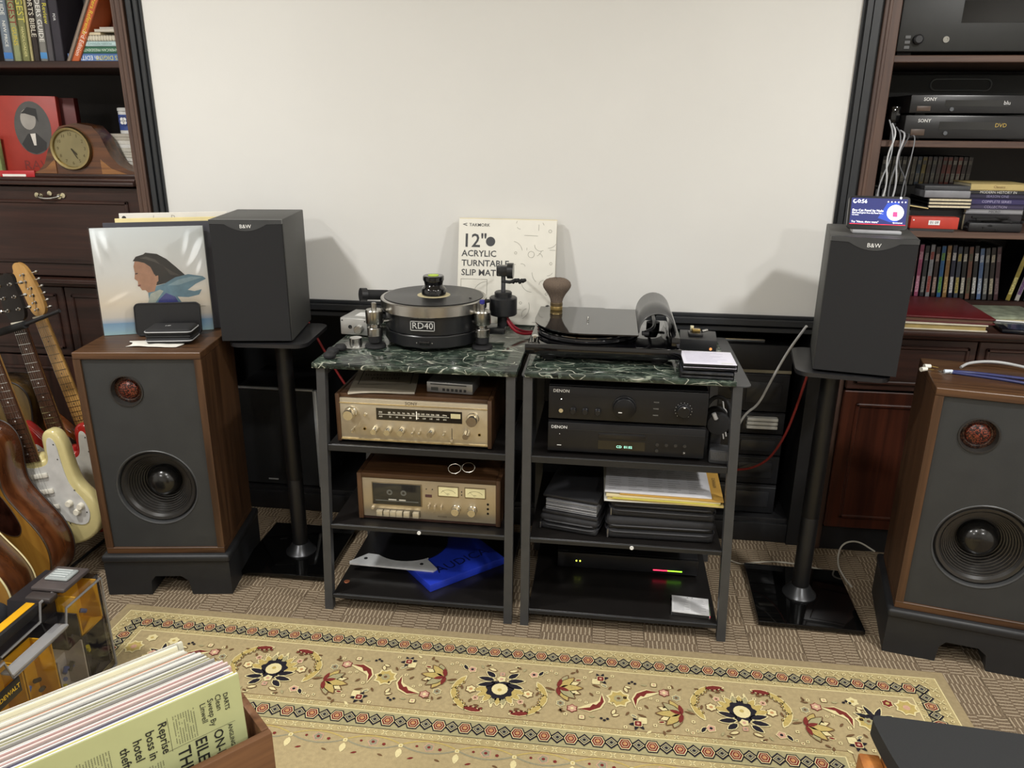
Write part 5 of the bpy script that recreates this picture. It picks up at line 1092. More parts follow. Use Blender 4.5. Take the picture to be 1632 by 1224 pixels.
cw = MB().box(fx(.082), fx(.443), -.0045, -.002, fz(.65), fz(.11), mat('#232423', .12, coat=.5), .001).done('cassette_window', fp)
b = MB(); gl = mat('#5c5d58', .3)
for x in (.21, .315): b.lathe([(.009, 0), (.009, .0005), (.004, .0005)], gl, 20, T(fx(x), -.0047, fz(.33)) @ UP, False, False)
b.box(fx(.10), fx(.425), -.0052, -.0047, fz(.56), fz(.535), gl); b.box(fx(.20), fx(.26), -.0054, -.0047, fz(.53), fz(.50), mat('#b8b4a8', .4)); b.box(fx(.28), fx(.33), -.0054, -.0047, fz(.53), fz(.50), mat('#b8b4a8', .4)); b.done('cassette', cw)
for q, x in enumerate((.13, .183, .232, .28, .335, .405)): MB().box(fx(x)-.0092, fx(x)+.0092, -.014, 0, fz(.94), fz(.80), mat('#cfc6b0', .3, .6), .0015, M=ID).done('key', fp)
knob(fp, fx(.077), fz(.76), .005, .008)
for x0, x1 in ((.57, .727), (.768, .926)):
    mt = MB().box(fx(x0), fx(x1), -.002, 0, fz(.37), fz(.09), mat('#8c8068', .3, .8), .001).done('meter_frame', fp)
    MB().box(fx(x0)+.003, fx(x1)-.003, -.0026, -.0019, fz(.34), fz(.12), mat('#cfc79a', .4, emit=.12)).done('meter_face', mt)
    b = MB(); Mx = T((fx(x0)+fx(x1))/2, -.003, fz(.34)) @ UP; ik = mat('#4c4630', .5)
    P = [(.026*math.sin(R(a)), .021*math.cos(R(a))) for a in range(-60, 61, 10)]; Q = [(p[0]*.96, p[1]*.96) for p in P]; b.shape(P+Q[::-1], ik, Mx)
    b.shape([(-.0004, .002), (.0004, .002), (-.0165, .018), (-.0172, .0178)], ik, Mx); b.text('VU', .006, ik, Mx @ T(0, .007, 0)); b.done('meter_scale', mt, flat=True)
for x in (.505, .55, .598): MB().box(fx(x)-.0025, fx(x)+.0025, -.013, 0, fz(.68), fz(.58), CHAMP, .001).done('lever_switch', fp)
for x in (.707, .828): knob(fp, fx(x), fz(.66), .0135, .026, KN)
MB().box(fx(.105), fx(.435), -.0008, 0, fz(.95), fz(.78), mat('#5c5444', .5)).done('key_recess', fp)
for z in (.5, .62, .74): MB().lathe([(.0035, 0), (.0035, .001), (.0022, .001), (.0022, -.001)], BLACK, 14, T(fx(.94), 0, fz(z)) @ UP).done('jack', fp)
MB().box(fx(.475), fx(.525), -.001, 0, fz(.41), fz(.34), mat('#4a3030', .4)).done('counter_window', fp)
for x in (.485, .53): MB().lathe([(.0016, 0), (.0016, .002), (0, .002)], INK, 10, T(fx(x), 0, fz(.2)) @ UP).done('indicator', fp)
for z in (.22, .30): MB().lathe([(.002, 0), (.002, .001), (0, .001)], INK, 10, T(fx(.747), 0, fz(z)) @ UP).done('indicator', fp)
b = MB(); b.text('PIONEER', .007, mat('#4c4230', .4), T(fx(.60), -.0006, fz(.90)) @ UP); b.shape([(fx(.64), 0), (fx(.86), 0), (fx(.86), .0005), (fx(.64), .0005)], mat('#4c4230', .4), T(0, -.0006, fz(.90)) @ UP); b.done('lettering', fp, flat=True)
zd = .3005+h+.0162
k = thing('spectacles', 'wire rimmed spectacles lying on the cassette deck', 'spectacles', (-.405, 2.085, zd), R(20))
wr = mat('#b7b2a4', .25, 1)
for d_ in (-.02, .022):
    MB().tube([(d_+.019*math.cos(a), -.01+.008*math.sin(a), .014+.012*math.sin(a)) for a in [R(15*q) for q in range(24)]], .0013, wr, 6, True).done('rim', k); MB().tube([(d_*1.9, -.008, .014), (d_*2.3+.01, .03, .010), (d_*2.6+.02, .07, .002)], .001, wr, 6).done('temple', k)
MB().tube([(-.004, -.008, .018), (.001, -.006, .021), (.006, -.008, .018)], .001, wr, 6).done('bridge', k)

def hifi(nm, label, cat, loc, w, h, d, foot=.010, rz=0):
    k = thing(nm, label, cat, loc, rz)
    MB().box(-w/2, w/2, .014, d, foot, h, mat('#161618', .45), .002).done('chassis', k)
    fp = MB().box(-w/2, w/2, 0, .0135, foot, h, mat('#1e1e20', .34, .3), .003).done('faceplate', k)
    for x in (-w*.38, w*.38):
        for y in (.05, d-.05): MB().lathe([(.02, 0), (.02, foot)], RUBBER, 20, T(x, y, 0)).done('foot', k)
    return k, fp
k, fp = hifi('disc_player', 'black disc player with lit green display on the right rack', 'disc player', (.077, 2.012, .5625), .434, .098, .30)
b = MB(); b.text('DENON', .0125, INKW, T(-.185, -.0006, .083) @ UP); b.done('logo', fp, flat=True)
ds = MB().box(-.075, .055, -.001, 0, .024, .050, GLOSS).done('display', fp); b = MB(); g_ = E_('#9fe8d0', 1.6); b.text('CD  01:02', .0105, g_, T(-.002, -.0016, .033) @ UP); b.done('display_text', ds, flat=True)
MB().box(-.075, .055, -.002, 0, .056, .072, mat('#161618', .25), .001).done('disc_tray', fp)
for x, z in ((.088, .046), (.113, .046), (.138, .046), (.163, .046), (.088, .028), (.163, .026)): MB().lathe([(.005, 0), (.005, .003), (0, .003)], mat('#3a3a3c', .25, .5), 16, T(x, 0, z) @ UP).done('button', fp)
b = MB(); b.text('>', .008, INKW, T(.163, -.0036, .026) @ UP); b.shape([(-.19, .028), (-.178, .028), (-.178, .030), (-.19, .030)], INKW, T(0, -.0008, 0) @ UP); b.shape([(-.1845, .062), (-.1825, .062), (-.1825, .064), (-.1845, .064)], INKW, T(0, -.0008, 0) @ UP); b.done('button_marks', fp, flat=True)
MB().box(-.217, .217, -.0012, 0, .0765, .0775, mat('#3a3b3d', .3, .6)).done('trim_line', fp)
k, fp = hifi('amplifier', 'black integrated amplifier with large round volume knob on right rack', 'amplifier', (.077, 2.012, .6608), .434, .105, .33)
MB().text('DENON', .0125, INKW, T(-.182, -.0006, .092) @ UP).done('logo', fp, flat=True)
knob(fp, -.008, .053, .031, .020, mat('#1a1a1c', .3, .4)); knob(fp, .152, .052, .018, .016, mat('#1e1e20', .3, .4))
for x in (-.148, -.115, -.08): knob(fp, x, .036, .0085, .012, mat('#262628', .25, .5))
b = MB(); b.shape([(-.024, .043), (-.014, .043), (-.014, .0455), (-.024, .0455)], INKW, T(0, -.0208, 0) @ UP); b.shape([(.150, .064), (.155, .064), (.155, .067), (.150, .067)], INKW, T(0, -.0168, 0) @ UP); b.shape([(-.183, .067), (-.180, .067), (-.180, .070), (-.183, .070)], E_('#ffffff', 1), T(0, -.0008, 0) @ UP)
for q in range(13):
    a = R(-50+q*23); b.shape(circ(.152+.0225*math.cos(a), .052+.0225*math.sin(a), .0008, 6), INKW, T(0, -.0008, 0) @ UP)
for q in range(3): b.text('MODE', .005, mat('#8a8a88', .5), T(.078, -.0008, .072-.019*q) @ UP)
b.done('marks', fp, flat=True); MB().lathe([(.006, 0), (.006, .006), (0, .006)], CHROME, 16, T(-.1815, 0, .036) @ UP).done('power_button', fp)
# adapters hanging at the right rack side
k = thing('headphones', 'black headphones hanging at the right side of the rack', 'headphones', (.335, 2.06, .5625))
for y in (0, .05): MB().lathe([(.030, -.011), (.034, 0), (.030, .011), (.018, .013)], RUBBER, 24, T(-.004, y, .10) @ RX(PI/2)).done('ear_cup', k)
MB().tube([(-.004+.036*math.cos(a), .025, .11+.06*math.sin(a)) for a in [R(18*q) for q in range(11)]], .006, RUBBER, 8).done('headband', k); MB().cyl((-.02, -.015, .135), (-.012, -.016, .118), .006, mat('#b8b8b8', .3)).done('hinge', k); MB().box(-.02, .012, .01, .05, 0, .07, BLACK, .006).done('stand', k)
k = thing('power_adapter', 'black ribbed power adapter standing on the right rack shelf', 'adapter', (.335, 2.005, .5625), R(-6))
MB().box(-.028, .028, 0, .05, 0, .042, mat('#2e2f31', .5), .006).done('body', k)
for q in range(11): MB().box(-.022+.0042*q, -.0195+.0042*q, -.0012, .001, .012, .036, mat('#4a4b4d', .5)).done('rib', k)

# wallets, papers, lower shelf
def wallet(label, x, y, z, w, d, h, rz, grp='zip disc wallets on the right rack'):
    k = thing('disc_wallet', label, 'disc wallet', (x, y, z), rz, grp)
    ny = mat('#1d1d20', .75, var=.15, vs=120, bump=.3, bs=600)
    MB().box(-w/2, w/2, 0, d, 0, h*.46, ny, min(.02, h*.2), seg=4).done('lower_shell', k); MB().box(-w/2, w/2, 0, d, h*.54, h, ny, min(.02, h*.2), seg=4).done('upper_shell', k)
    MB().box(-w/2+.006, w/2-.006, .006, d-.006, h*.42, h*.58, mat('#0d0d0e', .5), .004).done('zip', k)
    for z_ in (h*.36, h*.64): MB().tube([(p[0], p[1], z_) for p in rrect(-w/2-.001, w/2+.001, -.001, d+.001, .03)], .003, mat('#2c2c2f', .5), 6, True).done('piping', k)
    MB().box(-w/2+.002, -w/2+.006, -.006, -.001, h*.1, h*.5, mat('#7a7a7c', .3, .8), .001).done('zip_pull', k)
    return k
wallet('large black zip wallet at the bottom under the papers', .193, 2.02, .3005, .31, .28, .070, R(1)); wallet('large black zip wallet on top, carrying the papers', .195, 2.022, .3710, .30, .27, .058, R(-1))
wallet('small black zip wallet at the bottom left of the shelf', -.075, 2.035, .3005, .175, .20, .048, R(-12))
k = thing('binder', 'black binder stuffed with plastic pages on the small wallet', 'binder', (-.072, 2.04, .349), R(-13))
ny = mat('#1d1d20', .6); MB().box(-.085, .085, 0, .20, 0, .012, ny, .004).done('lower_cover', k); MB().box(-.085, .085, .012, .20, .050, .060, ny, .004, M=RX(.12) @ T(0, .0, 0)).done('upper_cover', k)
for q in range(7): MB().box(-.075, .08, .004+.001*(q % 3), .19, .014+.005*q, .0165+.005*q, mat('#9a9a9c' if q % 2 else '#77787c', .25), .0008, seg=1).done('plastic_page', k)
zz = .4295
for i, (n, c, x, y, rz, w_, d_, th) in enumerate((('white envelope', '#c9c9c4', .192, 2.005, 1, .33, .25, .003), ('manila folder', '#c0ac6c', .198, 2.002, -2, .325, .25, .005), ('yellow sheet', '#bdb24a', .2, 2.0, -1, .30, .24, .0015), ('cream folder', '#cdbf94', .192, 2.006, -1, .32, .245, .006), ('orange edged folder', '#b58c3e', .215, 2.006, -2, .29, .25, .003), ('printed white sheet', '#c8c8cc', .178, 2.014, -1, .30, .235, .004))):
    o = MB().box(-w_/2, w_/2, 0, d_, 0, th, mat(c, .75, var=.06), .0005, seg=1).done('paper'); o.location = (x, y, zz); o.rotation_euler = (0, 0, R(rz)); zz += th+.0006
    tag(o, '%s in the paper pile on the large wallets' % n, 'paper', 'papers on the large wallets')
    if i == 5:
        b = MB(); g4 = mat('#77787c', .6)
        for cx_ in range(5):
            for q in range(14):
                L = random.uniform(.02, .045); b.shape([(-.14+.057*cx_, .02+.014*q), (-.14+.057*cx_+L, .02+.014*q), (-.14+.057*cx_+L, .022+.014*q), (-.14+.057*cx_, .022+.014*q)], g4, T(0, 0, th+.0003))
        b.done('printed_lines', o, flat=True)
    if i == 4: MB().text('REFERENCE', .013, INK, T(.128, .12, th+.0003) @ RZ(PI/2)).done('lettering', o, flat=True)
k, fp = hifi('amplifier', 'flat black power amplifier with red and green light bar', 'amplifier', (.115, 2.23, .0555), .455, .062, .20, .008)
lb_ = MB(); 
for q in range(16): lb_.box(.085+.0058*q, .0905+.0058*q, -.001, 0, .0185, .022, E_('#ff3050' if q < 8 else '#8ee830', 3))
lb_.done('light_bar', fp)
for x in (-.165, -.153): MB().lathe([(.0024, 0), (.0024, .002), (0, .002)], E_('#d8e84c', 3), 10, T(x, 0, .034) @ UP).done('indicator', fp)
k = thing('disc_case', 'clear disc case with white track list on the lowest right shelf', 'disc case', (.303, 2.062, .0555), R(-4))
MB().box(-.059, .059, -.046, .046, 0, .012, clear('#f8f8f8', .03, .05), .0008, seg=1).done('jewel_case', k); cd_ = MB().box(-.054, .056, -.043, .043, .0085, .0105, mat('#ececec', .6)).done('inlay_card', k)
b = MB(); g4 = mat('#9a9a9e', .6)
for cx_ in (0, 1):
    for q in range(11): b.shape([(-.048+.05*cx_, .03-.006*q), (-.01+.05*cx_+.008*math.sin(3*q), .03-.006*q), (-.01+.05*cx_+.008*math.sin(3*q), .0288-.006*q), (-.048+.05*cx_, .0288-.006*q)], g4, T(0, 0, .0107))
b.text('A     B', .007, INK, T(0, .037, .0107)); b.done('track_list', cd_, flat=True)
# left rack lower shelf
k = thing('flat_box', 'bright blue flat box lying diagonally on the lowest left shelf', 'box', (-.478, 2.205, .0555), R(43))
MB().box(-.13, .155, -.11, .11, 0, .026, mat('#2138b4', .4, var=.1), .002).done('box', k); MB().text('AUDICA', .055, mat('#101a50', .5), T(.03, -.045, .0263) @ RZ(R(3))).done('lettering', k, flat=True)
k = thing('alignment_plate', 'silver plate with curved cut-out and black disc on blue box', 'plate', (-.64, 2.165, .0823), R(1))
P = [(-.145, -.045), (.135, -.06), (.145, -.045), (.10, .01)]+[(.02+.13*math.cos(R(a)), .115+.13*math.sin(R(a))) for a in range(-50, -136, -8)]+[(-.10, .02), (-.148, -.035)]
MB().prism(P, 0, .006, mat('#d8dadb', .35, .25), ID).done('plate', k); b = MB(); b.lathe([(.128, .0005), (.128, .0025), (0, .0025)], mat('#17171a', .3), 56, T(.02, .115, 0)); b.done('disc', k)
for x, y in ((-.10, -.012), (.09, -.025)): MB().lathe([(.006, 0), (.006, .0012), (0, .0012)], INK, 14, T(x, y, .006)).done('hole', k)
o = MB().lathe([(.0085, 0), (.0095, .0006), (.0085, .0014), (0, .0014)], mat('#a8684a', .4, .7), 20).done('coin'); o.location = (-.776, 2.06, .0555); tag(o, 'small copper coin on the lowest left rack shelf', 'coin')

# ---------------------------------------------------------------- behind the racks
k = thing('subwoofer', 'black speaker panel with silver edge on the ledge behind stand', 'speaker', (-1.19, 2.615, .0922))
MB().box(-.19, .135, .02, .30, .004, .40, mat('#141416', .5), .004).done('cabinet', k); MB().box(-.185, .120, .004, .019, .008, .398, mat('#1f2022', .85, var=.2, vs=600), .003).done('grille', k)
b = MB(); b.box(.120, .135, .002, .0195, .004, .402, mat('#c4c8cc', .3, .3), .002); b.box(-.19, .1195, .004, .0195, .3985, .4055, mat('#a8acb0', .3, .3), .002); b.done('silver_edge', k); MB().box(-.085, -.045, .0025, .0039, .026, .031, mat('#a8a8a8', .4)).done('badge', k)
for x in (-.17, .11): MB().box(x-.01, x+.01, .05, .07, 0, .004, RUBBER).done('foot', k)
zz = .0922; cx_ = .46
for i, (h, n) in enumerate(((.118, 'bottom'), (.112, 'second from bottom'), (.082, 'third from bottom'), (.085, 'fourth from bottom'), (.148, 'fifth from bottom'))):
    k = thing('hifi_component', 'black audio unit, %s in the stack behind the right rack' % n, 'audio unit', (cx_, 2.64, zz), 0, 'black audio units stacked behind the right rack')
    MB().box(-.2, .195, .006, .30, .003, h-.001, mat('#121214', .45), .003).done('body', k); MB().box(-.198, .193, 0, .0055, .006, h-.004, mat('#1f2023', .4), .001).done('faceplate', k)
    MB().box(-.198, .193, -.002, 0, h-.012, h-.010, mat('#6a6c70' if i == 0 else '#2e3034', .3, .5)).done('trim_line', k)
    MB().box(.05, .17, -.003, 0, h*.25, h*.78, mat('#2a2b2e', .3), .002).done('cassette_door' if i in (2, 4) else 'display', k)
    for q in range(6): MB().box(-.17+.032*q, -.146+.032*q, -.0025, 0, h*.18, h*.32, mat('#43454a', .4), .001).done('button', k)
    for x in (-.15, .15): MB().box(x-.02, x+.02, .03, .06, 0, .003, RUBBER).done('foot', k)
    if i in (0, 1):
        for x in (-.02, .03): MB().lathe([(.018, 0), (.017, .012), (0, .012)], mat('#1a1a1c', .35), 20, T(x, 0, h*.5) @ UP).done('knob', k)
    zz += h
k = thing('hifi_component', 'black audio unit with beige strip at the top of the stack', 'audio unit', (cx_, 2.64, zz), 0, 'black audio units stacked behind the right rack'); MB().box(-.2, .195, 0, .30, .010, .10, mat('#151517', .5), .003).done('body', k); MB().box(-.2, .195, -.002, .01, 0, .010, mat('#77705c', .5)).done('strip', k)
k = thing('metal_bar', 'silver metal strip lying on the top audio unit', 'strip', (.44, 2.67, zz+.1005)); MB().box(-.06, .12, 0, .03, 0, .008, mat('#8f9092', .35, .6), .001).done('bar', k); MB().box(-.06, .12, -.001, .001, .0085, .010, CHROME).done('edge', k)
for i in range(3):
    o = thing('disc_case', 'white spined disc case, %s from the bottom in the audio stack' % ORD[i], 'disc case', (.575, 2.612, .438+.0145*i), 0, 'white spined disc cases in the audio stack')
    MB().box(-.055, .05, .0, .025, 0, .0105, mat('#c9c8c0', .4), .001).done('spine', o); MB().box(-.055, .05, .0252, .028, 0, .012, BLACK).done('case', o)
# cables
def cable(label, pts, r, col, sm=3): o = MB().tube(pts, r, mat(col, .45), 8, smooth=sm).done('cable'); tag(o, label, 'cable')
cable('red speaker cable hanging behind the left speaker stand', [(-1.02, 2.50, .80), (-1.0, 2.50, .76), (-.95, 2.50, .66), (-.90, 2.50, .57), (-.84, 2.49, .50), (-.78, 2.49, .47)], .0042, '#a02a2c')
cable('red speaker cable hanging from the right speaker stand', [(.68, 2.48, .80), (.672, 2.49, .70), (.655, 2.51, .57), (.635, 2.53, .45), (.60, 2.57, .34), (.55, 2.60, .29), (.50, 2.625, .27)], .0042, '#8a2a24')
cable('white cable running from the right speaker down to the discs', [(.63, 2.43, .86), (.612, 2.47, .80), (.60, 2.52, .74), (.57, 2.56, .63), (.545, 2.58, .54), (.51, 2.60, .50), (.49, 2.60, .455)], .0042, '#c9c9c6')
cable('thin white cable lying on the carpet behind the right rack', [(.44, 2.50, .004), (.50, 2.42, .004), (.56, 2.44, .004), (.64, 2.46, .004), (.72, 2.45, .004), (.80, 2.42, .004)], .003, '#b0aa9c')
cable('thin white cable looping on the floor beside the right floor speaker', [(.99, 2.53, .03), (.93, 2.55, .06), (.87, 2.53, .05), (.845, 2.46, .01), (.85, 2.38, .004), (.86, 2.33, .004)], .003, '#b8b4a8')
for i, (x, y, z) in enumerate(((.352, 2.14, .62), (.362, 2.16, .64))): cable('short white cable hanging behind the rack leg, %s' % ('front one' if i == 0 else 'rear one'), [(x, y, .70-.03*i), (x+.008, y, .66), (x+.004, y, .62), (x+.012, y, .585)], .0022, '#c4c4c2', 2)
# ---------------------------------------------------------------- guitars
def gframe(tail, az, back, roll):
    n = Vector((math.sin(az), -math.cos(az), 0)); u = Vector((math.cos(az), math.sin(az), 0)); v = Vector((0, 0, 1))
    n2 = n*math.cos(back)+v*math.sin(back); v2 = v*math.cos(back)-n*math.sin(back)
    v3 = v2*math.cos(roll)-u*math.sin(roll); u3 = u*math.cos(roll)+v2*math.sin(roll)
    m = Matrix.Identity(4)
    for i in range(3): m[i][0], m[i][1], m[i][2], m[i][3] = u3[i], v3[i], n2[i], tail[i]
    return m
def chaikin(P, it=2):
    for _ in range(it):
        Q = []
        for a, b_ in zip(P, P[1:]+P[:1]): Q += [(a[0]*.75+b_[0]*.25, a[1]*.75+b_[1]*.25), (a[0]*.25+b_[0]*.75, a[1]*.25+b_[1]*.75)]
        P = Q
    return P
def inset(P, d):
    n = len(P); A = sum(P[i][0]*P[(i+1) % n][1]-P[(i+1) % n][0]*P[i][1] for i in range(n)); s = 1 if A > 0 else -1; Q = []
    for i in range(n):
        ax, ay = P[i-1]; bx_, by = P[(i+1) % n]; L = math.hypot(bx_-ax, by-ay) or 1
        Q.append((P[i][0]-s*(by-ay)/L*d, P[i][1]+s*(bx_-ax)/L*d))
    return Q
def slab(P, prof, m, nm, par):
    return MB().rings([[(p[0], p[1], z) for p in inset(P, d)] for d, z in prof], m, True, True, True).done(nm, par, sharp=50)
def neck(k, v0, v1, w0, w1, z0, fb, nk, inlay, nf=20, scale=.648):
    MB().rings([[(-w/2, v, z0), (-w/2*.8, v, z0-.012), (0, v, z0-.019), (w/2*.8, v, z0-.012), (w/2, v, z0)] for v, w in ((v0, w0), (v1, w1))], nk, True, True, True).done('neck', k)
    f = MB().rings([[(-w/2, v, z0+.0002), (w/2, v, z0+.0002), (w/2*.97, v, z0+.006), (-w/2*.97, v, z0+.006)] for v, w in ((v0-.02, w0+.001), (v1, w1))], fb, True, True, True).done('fretboard', k)
    fr = CHROME if inlay == INKW else mat('#6e5a3a', .4, .5)
    for q in range(1, nf+1):
        v = v1-scale*(1-2**(-q/12))
        if v < v0-.015: break
        t = (v-v0)/(v1-v0); w = (w0+(w1-w0)*t)*.96
        MB().box(-w/2, w/2, v-.0009, v+.0009, z0+.0055, z0+.0072, fr).done('fret', f)
    b = MB()
    for q in (3, 5, 7, 9, 12, 15, 17, 19):
        v = v1-scale*(1-(2**(-(q-.5)/12)))
        if v > v0: b.shape(circ(0, v, .0026, 10), inlay, ID, z0+.0064)
    b.done('inlays', f, flat=True)
    MB().box(-w1/2, w1/2, v1-.002, v1+.003, z0+.002, z0+.009, mat('#d8d2c0', .4)).done('nut', k)
    b = MB()
    for q in range(6):
        x = -.0175+.007*q; b.tube([(x*1.5, v0-.19, z0+.012), (x*w1/.044, v1, z0+.009)], .00045, STEEL, 4)
    b.done('strings', k)
def head_inline(k, v1, m, z0):
    P = chaikin([(-.021, v1), (.021, v1), (.034, v1+.03), (.031, v1+.10), (.020, v1+.165), (-.004, v1+.188), (-.026, v1+.180), (-.028, v1+.155), (-.046, v1+.150), (-.05, v1+.138), (-.030, v1+.128), (-.024, v1+.06)], 2)
    h = MB().prism(P, z0-.012, z0+.003, m).done('headstock', k)
    for q in range(6):
        x, y = .004+.002*q-.012*(q > 3), v1+.022+.024*q
        t = MB(); t.lathe([(.0055, 0), (.0055, .002), (.003, .003), (.003, .012), (.0038, .015), (0, .016)], CHROME, 12, T(x, y, z0+.003)); t.cyl((.028, y, z0-.004), (.042, y, z0-.004), .002, CHROME); t.lathe([(.004, -.004), (.006, 0), (.004, .004)], CHROME, 10, T(.046, y, z0-.004) @ RX(PI/2)); t.done('tuner', h)
def head_33(k, v1, m, z0):
    P = chaikin([(-.021, v1), (.021, v1), (.036, v1+.03), (.030, v1+.11), (.034, v1+.15), (.010, v1+.158), (0, v1+.150), (-.010, v1+.158), (-.034, v1+.15), (-.030, v1+.11), (-.036, v1+.03)], 2)
    h = MB().prism(P, z0-.012, z0+.003, m).done('headstock', k)
    for s in (-1, 1):
        for q in range(3):
            y = v1+.04+.04*q; t = MB(); t.lathe([(.0055, 0), (.0055, .002), (.003, .003), (.003, .012), (0, .013)], CHROME, 12, T(s*.019, y, z0+.003)); t.cyl((s*.03, y, z0-.004), (s*.044, y, z0-.004), .002, CHROME); t.lathe([(.004, -.005), (.007, 0), (.004, .005)], CHROME, 10, T(s*.049, y, z0-.004) @ RX(PI/2)); t.done('tuner', h)
STRAT = [(0, 0), (.08, .004), (.145, .045), (.165, .10), (.156, .155), (.122, .205), (.116, .25), (.118, .30), (.121, .345), (.110, .388), (.080, .402), (.054, .385), (.046, .34), (.040, .305), (.034, .300), (.030, .325), (-.030, .325), (-.036, .335), (-.062, .352), (-.09, .40), (-.118, .435), (-.148, .425), (-.155, .37), (-.142, .31), (-.128, .25), (-.132, .20), (-.155, .15), (-.167, .10), (-.145, .045), (-.08, .005)]
def electric(label, tail, az, back, roll, body, guard, fb, nk, inlay, head, hm, scl=1.0):
    k = thing('electric_guitar', label, 'guitar', M=gframe(tail, az, back, roll) @ Matrix.Scale(scl, 4), group='guitars in the stand')
    P = chaikin(STRAT, 2)
    slab(P, ((.010, -.022), (.003, -.019), (0, -.012), (0, .012), (.003, .019), (.010, .022)), body, 'body', k)
    G = chaikin([(.02, .10), (.10, .06), (.132, .10), (.125, .15), (.095, .205), (.092, .25), (.094, .30), (.098, .345), (.09, .372), (.074, .375), (.062, .34), (.055, .300), (.034, .282), (-.034, .282), (-.07, .33), (-.10, .36), (-.10, .30), (-.085, .24), (-.06, .18)], 2)
    pg = MB().prism(G, .0222, .0245, guard).done('pickguard', k)
    for (x, y) in ((.12, .11), (.105, .19), (.09, .35), (.086, .30), (-.09, .33), (.05, .08)): MB().lathe([(.0026, 0), (.002, .001), (0, .001)], INK, 8, T(x, y, .0246)).done('screw', pg)
    for (x, y) in ((.075, .15), (.092, .118), (.11, .135)): MB().lathe([(.011, 0), (.010, .012), (.009, .014), (0, .014)], mat('#ddd8c8', .4), 20, T(x, y, .0246)).done('control_knob', pg)
    for y in (.145, .20, .255): MB().box(-.036, .036, y-.008, y+.008, .0247, .032, mat('#d8d4c8', .4), .003, M=T(0, 0, 0)).done('pickup', pg)
    MB().box(-.036, .036, .085, .115, .0225, .034, CHROME, .002).done('bridge', k)
    neck(k, .325, .76, .056, .042, .026, fb, nk, inlay)
    if head == 'inline': head_inline(k, .762, hm, .024)
    elif head: head_33(k, .762, hm, .024)
    return k
DRED = [(0, 0), (.10, .004), (.175, .045), (.20, .115), (.190, .18), (.150, .255), (.128, .305), (.132, .35), (.148, .41), (.145, .455), (.115, .49), (.05, .502), (0, .503)]
DRED = DRED+[(-x, y) for x, y in DRED[-2:0:-1]]
def acoustic(label, tail, az, back, roll, side, top, bind, guardm, fb, nk, with_neck=True, scl=1.0):
    k = thing('acoustic_guitar', label, 'guitar', M=gframe(tail, az, back, roll), group='guitars in the stand')
    P = chaikin([(x*scl, y*scl) for x, y in DRED], 3)
    slab(P, ((.004, -.115), (0, -.111), (0, -.004), (.002, -.001)), side, 'back_and_sides', k)
    hole = (0, .33*scl); tp = MB().prism(inset(P, .003), -.0008, .0012, top).done('soundboard', k)
    MB().tube([(p[0], p[1], -.002) for p in inset(P, .0005)], .0028, bind, 6, True).done('binding', k); MB().tube([(p[0], p[1], -.112) for p in inset(P, .0005)], .0026, CRB if bind is CRB else mat('#1c1210', .5), 6, True).done('back_binding', k)
    MB().lathe([(0, .0014), (.05, .0014)], mat('#0a0706', .8), 36, T(hole[0], hole[1], 0), False, False).done('sound_hole', tp); MB().lathe([(.052, .0015), (.060, .0015)], mat('#2a1c12', .4), 36, T(hole[0], hole[1], 0), False, False).done('rosette', tp)
    G = chaikin([(.05, .35), (.055, .30), (.04, .268), (.075, .20), (.125, .175), (.148, .20), (.14, .25), (.118, .31), (.09, .345)], 2); gp = MB().prism([(x*scl, y*scl) for x, y in G], .0014, .0026, guardm).done('pickguard', k)
    MB().tube([(x*scl, y*scl, .002) for x, y in G], .0012, bind, 5, True).done('guard_edge', gp)
    MB().box(-.085, .085, .135, .162, .0014, .010, mat('#16100d', .35), .004).done('bridge', k)
    if with_neck: neck(k, .50*scl, .88*scl, .056, .044, .006, fb, nk, INKW); head_33(k, .882*scl, nk, .004)
    else: neck(k, .50*scl, .88*scl, .056, .044, .006, fb, nk, INKW); head_33(k, .882*scl, nk, .004)
    return k
ROSE = wood('#2a1810', '#4a2e1e', 'y', .4); MAPLE = wood('#a97f45', '#c79a58', 'y', .35, .3); MAHO = wood('#40200f', '#63381d', 'y', .22, .5)
SPRU = wood('#8a6026', '#a07430', 'y', .2, .6); SUNB = wood('#3a1d0d', '#5c3216', 'y', .25, .5); CRB = mat('#ddd0a0', .4)
TORT = mat('#2a140e', .15, var=.7, vs=30, coat=.4)
acoustic('acoustic guitar with amber top and brown sides behind the tool case', (-1.845, 1.885, .012), R(0), R(2), R(12), MAHO, SPRU, mat('#3a2a1c', .4), TORT, ROSE, MAHO, False, 1.12)
acoustic('dark brown acoustic guitar with cream binding at the lower left corner', (-1.80, 1.675, .012), R(4), R(2), R(12), SUNB, SPRU, CRB, TORT, ROSE, MAHO, False, 1.0)
electric('cream electric guitar with white pickguard beside the floor speaker', (-1.722, 2.06, .118), R(2), R(2), R(11.3), mat('#cfc28a', .18, var=.04, coat=.6), mat('#c9c8c4', .35), ROSE, MAPLE, INKW, 'three', MAPLE)
electric('red electric guitar with white pickguard behind the cream one', (-1.722, 2.20, .085), R(2), R(2), R(10.5), mat('#a02420', .15, var=.05, coat=.7), mat('#cfcdc4', .35), ROSE, MAHO, INKW, '33', mat('#17120f', .3))
electric('natural electric guitar with maple neck at the back of the stand', (-1.702, 2.33, .083), R(2), R(2), R(14), wood('#7a3f1c', '#a5602c', 'y', .2, .6), mat('#2a1a14', .3), MAPLE, MAPLE, INK, 'inline', MAPLE)
acoustic('dark olive brown acoustic guitar at the far left behind the electrics', (-2.06, 2.28, .012), R(4), R(2), R(9), wood('#3a2a14', '#5a4420', 'y', .25, .4), wood('#4a3818', '#6a5222', 'y', .25, .4), mat('#1c1210', .5), TORT, ROSE, MAHO, False, 1.15)
